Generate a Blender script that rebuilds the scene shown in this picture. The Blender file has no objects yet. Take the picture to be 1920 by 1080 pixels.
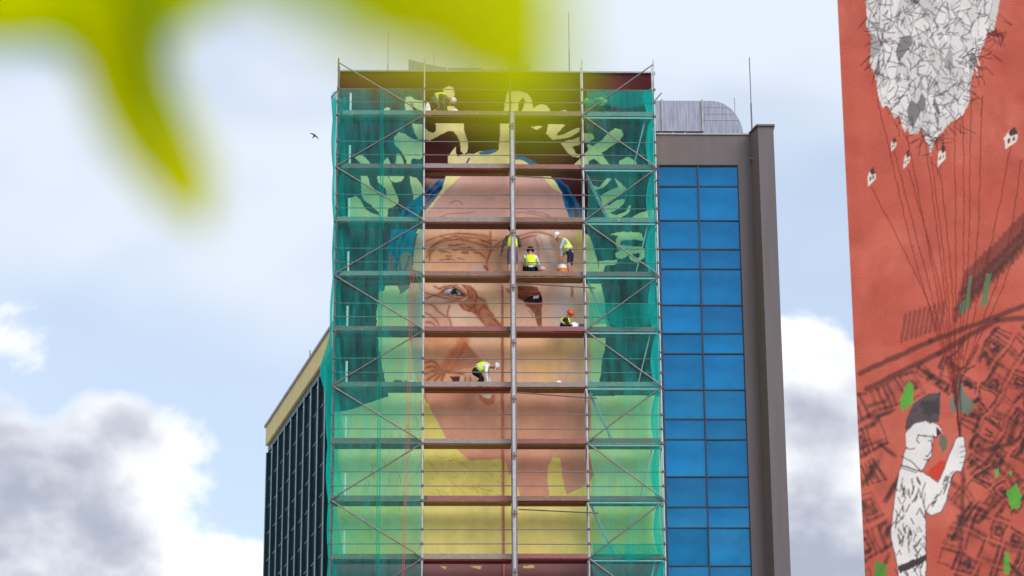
import bpy, bmesh, math, random
import numpy as np
from mathutils import Vector, Matrix
R = math.radians
rnd = random.Random(7)
scene = bpy.context.scene
COL = scene.collection

# ------------------------------------------------------------------ camera
FPX, PITCH, ROLL, EYE = 4732.8, 0.3058, -0.0058, 1.6      # focal length in 1920-px units
cam = bpy.data.cameras.new('camera'); cam_o = bpy.data.objects.new('camera', cam); COL.objects.link(cam_o)
cam.sensor_width = 36; cam.lens = 36*FPX/1920
cam_o.matrix_world = Matrix.Translation((0, 0, EYE)) @ Matrix.Rotation(R(90)+PITCH, 4, 'X') @ Matrix.Rotation(ROLL, 4, 'Z')
cam.clip_start = 0.05; cam.clip_end = 4000
cam.dof.use_dof = True; cam.dof.focus_distance = 86; cam.dof.aperture_fstop = 2.8
scene.camera = cam_o

# ------------------------------------------------------------------ light
SUN_EL, SUN_AZ = R(40), R(140)          # soft sun behind the camera, to the right (azimuth clockwise from +Y)
class NT:
    def __init__(s, tree): s.t = tree; s.n = tree.nodes; s.l = tree.links
    def node(s, typ, **k):
        n = s.n.new(typ)
        for a, b in k.items(): setattr(n, a, b)
        return n
    def put(s, sock, v):
        if isinstance(v, (int, float)): sock.default_value = v
        elif isinstance(v, (tuple, list)):
            sock.default_value = tuple(v) if len(v) == len(sock.default_value) else tuple(v)+(1,)
        else: s.l.new(v, sock)
    def m(s, op, a, b=0.0, c=0.0, clamp=False):
        n = s.node('ShaderNodeMath', operation=op, use_clamp=clamp)
        for i, v in enumerate((a, b, c)): s.put(n.inputs[i], v)
        return n.outputs[0]
    def mix(s, f, a, b, blend='MIX'):
        n = s.node('ShaderNodeMix', data_type='RGBA', blend_type=blend)
        s.put(n.inputs[0], f); s.put(n.inputs[6], a); s.put(n.inputs[7], b)
        return n.outputs[2]
    def sstep(s, v, a, b, lo=0.0, hi=1.0):
        n = s.node('ShaderNodeMapRange', interpolation_type='SMOOTHSTEP')
        for i, q in enumerate((v, a, b, lo, hi)): s.put(n.inputs[i], q)
        return n.outputs[0]
    def noise(s, vec, scale, detail=4, rough=.5, dist=0.0):
        n = s.node('ShaderNodeTexNoise'); s.put(n.inputs['Vector'], vec)
        s.put(n.inputs['Scale'], scale); s.put(n.inputs['Detail'], detail); s.put(n.inputs['Roughness'], rough); s.put(n.inputs['Distortion'], dist)
        return n.outputs['Fac']
    def mapping(s, vec, loc=(0, 0, 0), rot=(0, 0, 0), scale=(1, 1, 1)):
        n = s.node('ShaderNodeMapping'); s.put(n.inputs[0], vec)
        n.inputs[1].default_value = loc; n.inputs[2].default_value = rot; n.inputs[3].default_value = scale
        return n.outputs[0]

world = bpy.data.worlds.new('World'); scene.world = world; world.use_nodes = True
w = NT(world.node_tree); w.n.clear()
sky = w.node('ShaderNodeTexSky', sky_type='NISHITA'); sky.sun_disc = False
sky.sun_elevation = SUN_EL; sky.sun_rotation = SUN_AZ; sky.air_density = 1.0; sky.dust_density = 1.5; sky.ozone_density = 1.5
d = w.node('ShaderNodeTexCoord').outputs['Generated']
sep = w.node('ShaderNodeSeparateXYZ'); w.put(sep.inputs[0], d)
dx, dy, dz = sep.outputs
elev = w.m('MULTIPLY', w.m('ARCSINE', dz), 57.2958)
azim = w.m('MULTIPLY', w.m('ARCTAN2', dx, dy), 57.2958)
# thin high veil
veil = w.noise(w.mapping(d, (3.6, 1.2, .9), (0, 0, .3), (1, 1, 1.9)), 4.6, 3, .5, .3)
veil = w.sstep(veil, .40, .66, .50, 1.0)
base = w.mix(veil, sky.outputs[0], (4.25, 4.65, 5.25))
# cumulus bank low over the horizon
n1 = w.noise(w.mapping(d, (.35, .2, .0)), 12, 9, .54, .25)
n2 = w.noise(w.mapping(d, (5.3, .8, 2.2), (0, 0, 0), (1, 1, 1.7)), 8.5, 4, .5, .2)
edge = w.m('SUBTRACT', 13.6, w.m('MULTIPLY', w.m('COSINE', w.m('MULTIPLY', w.m('ADD', azim, 3.6), R(18))), 1.9))
dep = w.m('ADD', w.m('MULTIPLY', w.m('SUBTRACT', edge, elev), .075), w.m('MULTIPLY', w.m('SUBTRACT', n1, .5), 1.1))
cmask = w.sstep(dep, -.02, .085)
deepn = w.m('ADD', w.m('MULTIPLY', dep, 1.0), w.m('MULTIPLY', w.m('SUBTRACT', n2, .5), 1.5))
grey = w.sstep(deepn, .03, .46)
ccol = w.mix(grey, (6.3, 6.35, 6.5), (2.4, 2.6, 3.2))
holes = w.sstep(n2, .1, .2)
full = w.mix(w.m('MULTIPLY', cmask, holes), base, ccol)
bg = w.node('ShaderNodeBackground'); w.put(bg.inputs[0], full); bg.inputs[1].default_value = 0.1
wo = w.node('ShaderNodeOutputWorld'); w.l.new(bg.outputs[0], wo.inputs[0])

sun = bpy.data.lights.new('sun', 'SUN'); sun.energy = 1.5; sun.angle = R(42); sun.color = (1, .96, .9)
sun_o = bpy.data.objects.new('sun', sun); COL.objects.link(sun_o)
sdir = Vector((math.sin(SUN_AZ)*math.cos(SUN_EL), math.cos(SUN_AZ)*math.cos(SUN_EL), math.sin(SUN_EL)))
sun_o.rotation_euler = sdir.to_track_quat('Z', 'Y').to_euler(); sun_o.location = (0, 0, 60)
vs = scene.view_settings; vs.view_transform = 'Standard'; vs.look = 'None'; vs.exposure = 0.94; vs.gamma = 1; vs.use_curve_mapping = False

# ------------------------------------------------------------------ survey: rays from the camera into the place
CP, SP, CR, SR = math.cos(PITCH), math.sin(PITCH), math.cos(ROLL), math.sin(ROLL)
def ray(u, v):
    a, b = u-960, v-540
    a, b = a*CR+b*SR, -a*SR+b*CR
    r, up = a/FPX, -b/FPX
    return Vector((r, CP-up*SP, SP+up*CP))
def at_depth(u, v, Y):
    q = ray(u, v); return Vector((0, 0, EYE))+q*(Y/q.y)
def at_height(u, v, z):
    q = ray(u, v); return Vector((0, 0, EYE))+q*((z-EYE)/q.z)
def project(X, Y, Z):
    Z = Z-EYE
    c = Y*CP+Z*SP; up = -Y*SP+Z*CP
    a = FPX*X/c; b = -FPX*up/c
    return 960+a*CR-b*SR, 540+a*SR+b*CR
# tower front: local x along the front, y into the wall, z up; y = 0 is the scaffold's outer face
YAW = 0.0295
FO = Vector((-6.1547, 83.659, 0)); FE = Vector((math.cos(YAW), math.sin(YAW), 0)); FN = Vector((-math.sin(YAW), math.cos(YAW), 0))
def SZ(u, v, dpt=0.0):
    q = ray(u, v); o = Vector((0, 0, EYE)) - FO - FN*dpt
    t = -o.dot(FN)/q.dot(FN); p = Vector((0, 0, EYE))+q*t-FO
    return p.dot(FE), p.z
Z0 = 34.516                              # level of the top deck
WALL = 1.05                              # wall plane behind the scaffold face

# ------------------------------------------------------------------ helpers
def lin(c):
    return tuple(((x/255)/12.92 if x/255 <= .04045 else ((x/255+.055)/1.055)**2.4) for x in c)
class MB:
    def __init__(s): s.v = []; s.f = []
    def box(s, x0, x1, y0, y1, z0, z1):
        b = len(s.v)
        s.v += [(x, y, z) for z in (z0, z1) for y in (y0, y1) for x in (x0, x1)]
        s.f += [tuple(b+i for i in q) for q in ((0, 2, 3, 1), (4, 5, 7, 6), (0, 1, 5, 4), (2, 6, 7, 3), (0, 4, 6, 2), (1, 3, 7, 5))]
        return s
    def tube(s, p, q, r, n=8, r2=None):
        p, q = Vector(p), Vector(q); dr = (q-p).normalized(); r2 = r if r2 is None else r2
        a = dr.orthogonal().normalized(); c = dr.cross(a); b = len(s.v)
        for pt, rr in ((p, r), (q, r2)):
            for i in range(n):
                t = 2*math.pi*i/n; s.v.append(tuple(pt+a*math.cos(t)*rr+c*math.sin(t)*rr))
        for i in range(n): j = (i+1) % n; s.f.append((b+i, b+j, b+n+j, b+n+i))
        s.f.append(tuple(b+i for i in reversed(range(n)))); s.f.append(tuple(b+n+i for i in range(n)))
        return s
    def prism(s, poly, y0, y1):              # polygon in x,z pulled from y0 to y1
        b = len(s.v); n = len(poly)
        s.v += [(x, y0, z) for x, z in poly]+[(x, y1, z) for x, z in poly]
        s.f.append(tuple(range(b, b+n))); s.f.append(tuple(reversed(range(b+n, b+2*n))))
        for i in range(n): j = (i+1) % n; s.f.append((b+i, b+n+i, b+n+j, b+j))
        return s
    def slab(s, pts, z0, z1):                # polygon in x,y pulled from z0 to z1
        b = len(s.v); n = len(pts)
        s.v += [(x, y, z0) for x, y in pts]+[(x, y, z1) for x, y in pts]
        s.f.append(tuple(reversed(range(b, b+n)))); s.f.append(tuple(range(b+n, b+2*n)))
        for i in range(n): j = (i+1) % n; s.f.append((b+i, b+j, b+n+j, b+n+i))
        return s
    def lathe(s, prof, c=(0, 0, 0), n=14):
        b = len(s.v)
        for r, z in prof:
            for i in range(n):
                t = 2*math.pi*i/n; s.v.append((c[0]+r*math.cos(t), c[1]+r*math.sin(t), c[2]+z))
        for k in range(len(prof)-1):
            for i in range(n):
                j = (i+1) % n; s.f.append((b+k*n+i, b+k*n+j, b+(k+1)*n+j, b+(k+1)*n+i))
        s.f.append(tuple(b+i for i in reversed(range(n)))); s.f.append(tuple(b+(len(prof)-1)*n+i for i in range(n)))
        return s
    def grid(s, fn, nu, nv):
        b = len(s.v)
        for j in range(nv+1):
            for i in range(nu+1): s.v.append(tuple(fn(i/nu, j/nv)))
        for j in range(nv):
            for i in range(nu):
                a = b+j*(nu+1)+i; s.f.append((a, a+1, a+nu+2, a+nu+1))
        return s
    def mesh(s, name, mat, smooth=False):
        me = bpy.data.meshes.new(name); me.from_pydata(s.v, [], s.f); me.update()
        bm = bmesh.new(); bm.from_mesh(me); bmesh.ops.recalc_face_normals(bm, faces=bm.faces); bm.to_mesh(me); bm.free()
        me.materials.append(mat)
        if smooth:
            for p in me.polygons: p.use_smooth = True
        return me
    def build(s, name, mat, parent=None, loc=(0, 0, 0), smooth=False):
        return link(name, s.mesh(name, mat, smooth), parent, loc)
def link(name, me, parent=None, loc=(0, 0, 0)):
    o = bpy.data.objects.new(name, me); COL.objects.link(o); o.location = loc
    if parent: o.parent = parent
    return o
def tag(o, label, cat, group=None):
    o['label'] = label; o['category'] = cat
    if group: o['group'] = group
    return o
def empty(name, loc, rz=0.0, label=None, cat=None, group=None):
    o = bpy.data.objects.new(name, None); COL.objects.link(o); o.location = loc; o.rotation_euler = (0, 0, rz)
    if label: tag(o, label, cat, group)
    return o
def at_front(s, dpt, z): return FO+FE*s+FN*dpt+Vector((0, 0, z))

MATS = {}
def mat(name, col, rough=.6, metal=0.0, var=.15, scale=6, stretch=(1, 1, 1), bump=.0, spec=.4, streak=None, bscale=4, splash=0):
    if name in MATS: return MATS[name]
    m = bpy.data.materials.new(name); m.use_nodes = True; t = NT(m.node_tree); b = t.n['Principled BSDF']
    oc = t.node('ShaderNodeTexCoord').outputs['Object']
    v = t.mapping(oc, (0, 0, 0), (0, 0, 0), stretch)
    n = t.noise(v, scale, 6, .6)
    f = t.sstep(n, .3, .7, 1-var, 1+var)
    c = lin(col)
    mul = t.node('ShaderNodeVectorMath', operation='SCALE'); t.put(mul.inputs[0], c); t.put(mul.inputs['Scale'], f)
    out = mul.outputs[0]
    if streak:
        n2 = t.noise(t.mapping(oc, (1, 2, 3), (0, 0, 0), stretch), scale*bscale, 5, .7)
        out = t.mix(t.sstep(n2, .5, .68), out, lin(streak))
    if splash:
        wn = t.node('ShaderNodeObjectInfo').outputs['Location']; va = t.node('ShaderNodeVectorMath', operation='ADD'); t.put(va.inputs[0], oc); t.put(va.inputs[1], wn)
        n3 = t.noise(va.outputs[0], 7, 3, .7); out = t.mix(t.sstep(n3, 1-splash, 1.04-splash), out, lin((226, 214, 200)))
    t.put(b.inputs['Base Color'], out); b.inputs['Roughness'].default_value = rough; b.inputs['Metallic'].default_value = metal
    b.inputs['Specular IOR Level'].default_value = spec
    if bump:
        bn = t.node('ShaderNodeBump'); bn.inputs['Strength'].default_value = bump; bn.inputs['Distance'].default_value = .02
        t.put(bn.inputs['Height'], t.noise(v, scale*5, 5, .6)); t.l.new(bn.outputs[0], b.inputs['Normal'])
    MATS[name] = m; return m
def paint_mat(name, bump, bscale, rough=.75):
    m = bpy.data.materials.new(name); m.use_nodes = True; t = NT(m.node_tree); b = t.n['Principled BSDF']
    oc = t.node('ShaderNodeTexCoord').outputs['Object']
    at = t.node('ShaderNodeAttribute'); at.attribute_name = 'paint'
    f = t.sstep(t.noise(oc, 1.3, 6, .65), .3, .7, .9, 1.08)
    f2 = t.sstep(t.noise(t.mapping(oc, scale=(3, 3, .4)), 1.1, 5, .6), .3, .7, .97, 1.03)
    mul = t.node('ShaderNodeVectorMath', operation='SCALE'); t.put(mul.inputs[0], at.outputs['Color']); t.put(mul.inputs['Scale'], t.m('MULTIPLY', f, f2))
    t.put(b.inputs['Base Color'], mul.outputs[0]); b.inputs['Roughness'].default_value = rough; b.inputs['Specular IOR Level'].default_value = .25
    bn = t.node('ShaderNodeBump'); bn.inputs['Strength'].default_value = bump; bn.inputs['Distance'].default_value = .02
    t.put(bn.inputs['Height'], t.noise(oc, bscale, 5, .65)); t.l.new(bn.outputs[0], b.inputs['Normal'])
    return m
def net_mat(name, trans, lo, hi):
    m = bpy.data.materials.new(name); m.use_nodes = True; t = NT(m.node_tree); t.n.clear()
    oc = t.node('ShaderNodeTexCoord').outputs['Object']
    tr = t.node('ShaderNodeBsdfTransparent'); t.put(tr.inputs[0], (.74, .98, .92))
    df = t.node('ShaderNodeBsdfDiffuse'); t.put(df.inputs[0], lin((56, 198, 196)))
    tl = t.node('ShaderNodeBsdfTranslucent'); t.put(tl.inputs[0], lin((30, 244, 232)))
    a = t.node('ShaderNodeMixShader'); a.inputs[0].default_value = trans; t.l.new(df.outputs[0], a.inputs[1]); t.l.new(tl.outputs[0], a.inputs[2])
    n = t.noise(t.mapping(oc, scale=(1.6, 1.6, .35)), 1.5, 5, .6, .6)
    wv = t.noise(t.mapping(oc, scale=(1, 1, .12)), 9, 3, .5)
    f = t.m('ADD', t.sstep(n, .3, .72, lo, hi), t.m('MULTIPLY', t.m('SUBTRACT', wv, .5), .3), clamp=True)
    x = t.node('ShaderNodeMixShader'); t.put(x.inputs[0], f); t.l.new(tr.outputs[0], x.inputs[1]); t.l.new(a.outputs[0], x.inputs[2])
    o = t.node('ShaderNodeOutputMaterial'); t.l.new(x.outputs[0], o.inputs[0])
    return m

M_galv = mat('galvanised_tube', (128, 120, 120), .5, .4, .22, 9, streak=(105, 85, 75))
M_dark_tube = mat('weathered_tube', (112, 98, 96), .55, .4, .25, 9, streak=(80, 55, 45))
M_alu = mat('aluminium', (182, 182, 188), .42, .35, .12, 5)
M_white = mat('white_plastic', (232, 232, 230), .5, 0, .05, 9)
WOODS = [mat('weathered_grey_board', (150, 136, 130), .8, 0, .25, 5, (1, 6, 8), .3, streak=(108, 92, 88), splash=.32),
         mat('red_stained_board', (140, 88, 88), .8, 0, .25, 5, (1, 6, 8), .3, streak=(170, 140, 138), splash=.32),
         mat('brown_grey_board', (140, 112, 98), .8, 0, .25, 5, (1, 6, 8), .3, streak=(90, 66, 58), splash=.32)]
DECKS = [mat('maroon_plywood', (112, 34, 26), .6, 0, .3, 4, (1, 5, 5), .2, streak=(70, 24, 20)),
         mat('olive_brown_plank', (140, 104, 62), .75, 0, .3, 4, (1, 7, 7), .3, streak=(84, 62, 38)),
         mat('dark_brown_plank', (112, 76, 58), .75, 0, .3, 4, (1, 7, 7), .3, streak=(70, 40, 32))]
M_clipg = mat('green_clip', (40, 92, 72), .5); M_clipb = mat('blue_clip', (40, 80, 140), .5)
M_net = net_mat('green_net', .45, .13, .34)
M_net_side = net_mat('green_net_folded', .8, .42, .75)
M_grey = mat('grey_render', (103, 96, 99), .85, 0, .09, 1.1, (1.5, 1.5, .12), bump=.2)
M_cream = mat('cream_render', (228, 208, 146), .85, 0, .06, 1.2, bump=.2)
M_metalcap = mat('sheet_metal_flashing', (150, 148, 150), .45, .5, .15, 3)
M_teal = mat('dark_teal_metal', (24, 62, 66), .4, .3, .15, 2)
M_fin_edge = mat('pale_teal_metal', (172, 196, 196), .4, .3, .12, 3)
M_winddark = mat('dark_window_glass', (46, 54, 72), .12, 0, .25, .6, spec=.7)
M_frame = mat('window_frame', (44, 58, 76), .5, .2, .1, 4)
M_duct = mat('galvanised_sheet', (140, 145, 164), .5, .12, .3, 3.5, (5, 1, .3))
M_ground = mat('concrete_paving', (156, 152, 145), .9, 0, .15, .4, bump=.3)
M_plainwall = mat('mauve_render', (128, 84, 86), .85, 0, .08, 1.2)

# ------------------------------------------------------------------ ground
g = MB(); g.v = [(-900, -300, 0), (900, -300, 0), (900, 1500, 0), (-900, 1500, 0)]; g.f = [(0, 1, 2, 3)]
go = g.build('ground', M_ground); go['kind'] = 'structure'

# ------------------------------------------------------------------ paint canvas (colour of the mural paint, laid on a fine mesh)
nrng = np.random.default_rng(3)
def vnoise(x, y, scale, seed):
    r = np.random.default_rng(seed); L = r.random((128, 128))
    x, y = x/scale, y/scale; xi, yi = np.floor(x).astype(int), np.floor(y).astype(int); fx, fy = x-xi, y-yi
    fx, fy = fx*fx*(3-2*fx), fy*fy*(3-2*fy)
    g = lambda a, b: L[b % 128, a % 128]
    return (g(xi, yi)*(1-fx)+g(xi+1, yi)*fx)*(1-fy)+(g(xi, yi+1)*(1-fx)+g(xi+1, yi+1)*fx)*fy
def fbm(x, y, scale, seed):
    return sum(vnoise(x, y, scale/2**i, seed+i)*.5**i for i in range(4))/1.875
class Canvas:
    def __init__(c, U, V, base):
        c.U, c.V = U, V; c.C = np.empty(U.shape+(3,)); c.C[:] = lin(base)
        c.u = U+(fbm(U, V, 14, 5)-.5)*4; c.v = V+(fbm(U, V, 14, 11)-.5)*4
    def inside(c, poly):
        P = np.array(poly, float); x, y = c.u, c.v
        bb = (x >= P[:, 0].min()) & (x <= P[:, 0].max()) & (y >= P[:, 1].min()) & (y <= P[:, 1].max())
        idx = np.nonzero(bb); X, Y = x[idx], y[idx]; ins = np.zeros(len(X), bool)
        for (ax, ay), (bx, by) in zip(P, np.roll(P, -1, 0)):
            if ay == by: continue
            k = ((ay > Y) != (by > Y)) & (X < (bx-ax)*(Y-ay)/(by-ay)+ax); ins ^= k
        return idx[0][ins], idx[1][ins]
    def fill(c, poly, col, a=1.0):
        i = c.inside(poly); c.C[i] = c.C[i]*(1-a)+np.array(lin(col))*a
        return i
    def mottle(c, poly, col, scale, seed, lo=.45, hi=.7, a=.8):
        i = c.inside(poly); n = fbm(c.U[i], c.V[i], scale, seed); k = (np.clip((n-lo)/(hi-lo), 0, 1)*a)[:, None]
        c.C[i] = c.C[i]*(1-k)+np.array(lin(col))*k
    def line(c, pts, wd, col, a=.8, soft=1.0):
        for (ax, ay), (bx, by) in zip(pts[:-1], pts[1:]):
            m = wd+soft+2
            k = (c.u > min(ax, bx)-m) & (c.u < max(ax, bx)+m) & (c.v > min(ay, by)-m) & (c.v < max(ay, by)+m)
            i = np.nonzero(k)
            if not len(i[0]): continue
            X, Y = c.u[i]-ax, c.v[i]-ay; dx, dy = bx-ax, by-ay; L = dx*dx+dy*dy+1e-9
            t = np.clip((X*dx+Y*dy)/L, 0, 1); dd = np.hypot(X-t*dx, Y-t*dy)
            w_ = (np.clip((wd/2+soft-dd)/soft, 0, 1)*a)[:, None]
            c.C[i] = c.C[i]*(1-w_)+np.array(lin(col))*w_
    def glow(c, x, y, rx, ry, col, a=.6):
        dd = ((c.u-x)/rx)**2+((c.v-y)/ry)**2; k = (np.exp(-dd*1.6)*a)[..., None]
        k[dd > 4] = 0; c.C = c.C*(1-k)+np.array(lin(col))*k
def curve(pts, n=10):
    P = [Vector((p[0], p[1])) for p in pts]; P = [P[0]*2-P[1]]+P+[P[-1]*2-P[-2]]; out = []
    for i in range(1, len(P)-2):
        for k in range(n):
            t = k/n; a, b, c_, e = P[i-1], P[i], P[i+1], P[i+2]
            q = .5*((2*b)+(c_-a)*t+(2*a-5*b+4*c_-e)*t*t+(3*b-a-3*c_+e)*t**3); out.append((q.x, q.y))
    out.append((P[-2].x, P[-2].y)); return out
def painted_wall(name, xs, zs, to_world, y_at, matl, parent, painter, base):
    X, Z = np.meshgrid(xs, zs); Wd = to_world(X, Z); U, V = project(*Wd)
    cv = Canvas(U, V, base); painter(cv)
    nx, nz = len(xs), len(zs); me = bpy.data.meshes.new(name)
    co = np.stack([X, np.full_like(X, y_at), Z], -1).reshape(-1, 3)
    a = (np.arange(nz-1)[:, None]*nx+np.arange(nx-1)[None]).ravel()
    q = np.stack([a, a+1, a+nx+1, a+nx], -1)
    me.vertices.add(len(co)); me.vertices.foreach_set('co', co.ravel().astype(np.float32))
    me.loops.add(q.size); me.loops.foreach_set('vertex_index', q.ravel().astype(np.int32))
    me.polygons.add(len(q)); me.polygons.foreach_set('loop_start', np.arange(0, q.size, 4, dtype=np.int32)); me.update(calc_edges=True)
    at = me.color_attributes.new('paint', 'FLOAT_COLOR', 'POINT')
    at.data.foreach_set('color', np.concatenate([np.clip(cv.C, 0, 1), np.ones(cv.C.shape[:2]+(1,))], -1).reshape(-1).astype(np.float32))
    me.materials.append(matl); return link(name, me, parent)

# ------------------------------------------------------------------ the tower with the half-painted portrait
MAROON, CREAM, YEL, PINK, SKIN, TERRA, BLUE = (74, 16, 18), (234, 221, 152), (222, 206, 112), (212, 166, 154), (228, 182, 154), (208, 148, 122), (0, 104, 152)
def paint_portrait(c):
    def K(o, s, pts): return [(o[0]+x/s, o[1]+y/s) for x, y in pts]
    A = lambda p: K((600, 80), 4.32, p); B = lambda p: K((920, 80), 4.32, p); Cc = lambda p: K((600, 300), 4.32, p); D = lambda p: K((920, 300), 4.32, p)
    E_ = lambda p: K((600, 530), 4.32, p); F = lambda p: K((920, 530), 4.32, p); G = lambda p: K((600, 760), 3.376, p); H = lambda p: K((920, 760), 3.376, p)
    full = [(560, 100), (1300, 100), (1300, 1060), (560, 1060)]
    c.mottle(full, (60, 13, 16), 60, 21); c.mottle([(560, 100), (1300, 100), (1300, 172), (560, 172)], (92, 40, 34), 40, 8, .3, .7)
    # lower ground colours
    c.fill([(560, 772), (625, 772), (660, 768), (692, 756), (729, 742), (723, 718), (712, 662), (706, 620), (706, 590), (711, 545), (722, 536), (795, 536), (795, 745), (1100, 745), (1140, 742), (1300, 742), (1300, 1050), (560, 1050)], CREAM)
    c.fill([(560, 945), (1300, 945), (1300, 1052), (560, 1052)], YEL, .75); c.fill([(790, 745), (1110, 745), (1110, 950), (790, 950)], YEL, .6)
    c.fill([(560, 1051), (1300, 1051), (1300, 1300), (560, 1300)], (132, 88, 90))
    # leaves round the head
    for p in (A([(500, 555), (545, 525), (570, 530), (570, 562), (500, 562)]), A([(692, 442), (735, 434), (775, 462), (835, 470), (835, 560), (790, 560), (752, 500), (728, 468), (730, 510), (762, 562), (692, 545)]),
              A([(985, 380), (1035, 350), (1075, 365), (1090, 415), (1085, 445), (1035, 440), (1010, 430)]), A([(1020, 520), (1085, 512), (1090, 545), (1050, 560), (1020, 550)]), A([(910, 560), (930, 540), (960, 555), (970, 575), (910, 575)]),
              A([(850, 690), (880, 720), (915, 735), (935, 715), (935, 640), (1160, 640), (1170, 720), (1190, 780), (1200, 840), (1195, 890), (1165, 905), (1140, 880), (1130, 800), (1110, 750), (1080, 715), (1040, 715), (980, 740), (930, 770), (885, 795), (850, 785)]),
              A([(1035, 930), (1060, 890), (1100, 845), (1105, 900), (1120, 925), (1150, 905), (1240, 905), (1300, 880), (1450, 875), (1480, 860), (1480, 1020), (1090, 1020), (1040, 975)]),
              A([(745, 660), (830, 660), (830, 780), (797, 788), (770, 740)]), A([(600, 770), (640, 728), (690, 740), (740, 775), (800, 792), (830, 800), (830, 930), (800, 950), (740, 940), (735, 1010), (705, 1000), (700, 960), (685, 920), (660, 880), (640, 855), (605, 825)]),
              A([(280, 925), (330, 905), (360, 930), (400, 970), (430, 1010), (340, 985), (310, 960)]), A([(505, 1000), (520, 955), (550, 935), (565, 960), (592, 1010)]), A([(610, 905), (640, 898), (670, 940), (692, 1010), (615, 990)]),
              Cc([(330, 130), (385, 130), (400, 195), (450, 250), (500, 290), (545, 290), (530, 235), (470, 180), (460, 130), (545, 130), (595, 215), (630, 290), (638, 340), (600, 380), (545, 400), (555, 480), (490, 480), (478, 420), (420, 370), (360, 330), (335, 280)]),
              Cc([(230, 310), (290, 290), (325, 320), (350, 370), (410, 425), (480, 450), (470, 480), (240, 480), (230, 430)]), Cc([(555, 130), (680, 130), (655, 172), (610, 180), (570, 165)]), Cc([(725, 130), (775, 145), (815, 190), (832, 240), (832, 335), (800, 350), (760, 350), (755, 280), (740, 210)]),
              B([(105, 570), (120, 470), (135, 390), (250, 390), (300, 410), (330, 450), (340, 490), (345, 530), (400, 495), (450, 500), (475, 540), (475, 570), (245, 570), (270, 510), (280, 470), (260, 440), (235, 470), (215, 570)]),
              B([(80, 640), (150, 640), (165, 990), (0, 1020), (0, 880), (60, 875), (75, 800)]), B([(320, 680), (420, 680), (375, 712)]), B([(465, 650), (610, 665), (540, 730), (530, 750), (600, 740), (680, 700), (722, 690), (722, 720), (660, 760), (600, 780), (500, 780), (450, 740)]),
              B([(570, 815), (722, 760), (722, 820), (660, 845), (690, 900), (722, 900), (722, 930), (660, 920), (630, 890)]), B([(670, 1000), (730, 930), (735, 1000)]), B([(155, 940), (300, 955), (360, 1010), (150, 1010)]),
              B([(755, 730), (830, 740), (842, 775), (800, 800), (760, 800)]), B([(1010, 698), (1060, 710), (1075, 750), (1050, 790), (960, 850), (900, 890), (940, 960), (975, 1010), (910, 1010), (870, 960), (840, 940), (800, 960), (780, 1010), (750, 1010), (755, 900), (790, 870), (775, 820), (830, 840), (900, 790), (960, 730)]),
              B([(1040, 960), (1110, 925), (1180, 960), (1192, 1010), (1040, 1010)]),
              D([(1005, 140), (1045, 180), (1095, 230), (1070, 270), (1000, 310), (925, 360), (960, 372), (1030, 320), (1085, 318), (1080, 352), (1030, 400), (960, 430), (1010, 447), (1090, 420), (1120, 366), (1135, 375), (1125, 415), (1060, 462), (960, 480), (935, 430), (900, 370), (888, 300), (960, 250), (1030, 220)]),
              D([(820, 205), (850, 240), (920, 220), (985, 150), (940, 150), (880, 215)]), D([(1110, 480), (1200, 430), (1322, 400), (1318, 480)]),
              D([(960, 600), (1060, 585), (1220, 588), (1237, 650), (1150, 650), (1090, 640), (1050, 660), (1050, 690), (1110, 700), (1200, 695), (1247, 720), (1242, 790), (1190, 832), (1130, 812), (1120, 770), (1060, 802), (1015, 792), (1005, 755), (1040, 735), (1010, 690), (1010, 650), (1030, 612)]),
              D([(875, 820), (1030, 810), (1020, 850), (930, 855), (910, 925), (880, 925)])):
        c.fill(p, CREAM)
    c.fill(D([(1150, 757), (1200, 750), (1220, 775), (1190, 797), (1150, 785)]), MAROON)
    c.fill(D([(760, 590), (805, 620), (840, 740), (862, 820), (885, 930), (900, 1030), (930, 1200), (945, 1320), (930, 1500), (905, 1620), (880, 1800), (820, 1900), (760, 1900)]), CREAM)
    # blue head scarf
    for p in (Cc([(1012, 150), (985, 240), (930, 340), (880, 380), (850, 425), (835, 400), (800, 440), (720, 480), (630, 480), (660, 400), (740, 340), (850, 250), (930, 150)]), Cc([(585, 560), (765, 560), (772, 600), (745, 700), (738, 790), (690, 742), (672, 790), (642, 770), (620, 800), (610, 915), (515, 915), (530, 800), (548, 720)]),
              D([(470, 140), (545, 150), (620, 210), (680, 300), (735, 390), (760, 480), (630, 480), (590, 350), (575, 260)]), B([(205, 915), (260, 920), (330, 950), (400, 1000), (330, 1000), (270, 955), (205, 938)]), A([(1280, 895), (1360, 870), (1440, 868), (1430, 885), (1370, 905), (1300, 908)]), A([(1180, 970), (1205, 930), (1215, 940), (1195, 975)]), E_([(480, 20), (530, 20), (520, 60), (485, 75)])):
        c.fill(p, BLUE)
    for p in (Cc([(960, 170), (890, 250), (852, 300)]), Cc([(980, 220), (920, 280), (860, 345)]), Cc([(640, 575), (610, 680), (590, 780)]), Cc([(700, 575), (650, 690), (640, 770)]), Cc([(560, 720), (545, 800), (535, 900)]), Cc([(760, 380), (700, 430), (670, 478)]), D([(570, 190), (640, 300), (690, 420), (700, 470)]), D([(540, 170), (600, 260), (650, 380)])):
        c.line(curve(p, 5), 4, (0, 44, 92), .75, 2)
    c.fill(Cc([(560, 735), (602, 800), (592, 905), (545, 905)]), (150, 84, 88)); c.fill(Cc([(640, 790), (690, 745), (740, 765), (752, 905), (628, 905)]), (166, 100, 84)); c.line(Cc([(640, 800), (660, 900)]), 4, (70, 30, 40)); c.line(Cc([(720, 780), (690, 900)]), 3, (90, 40, 40))
    c.fill(E_([(625, 20), (725, 22), (720, 50), (650, 95), (640, 60)]), (150, 84, 66))
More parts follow.
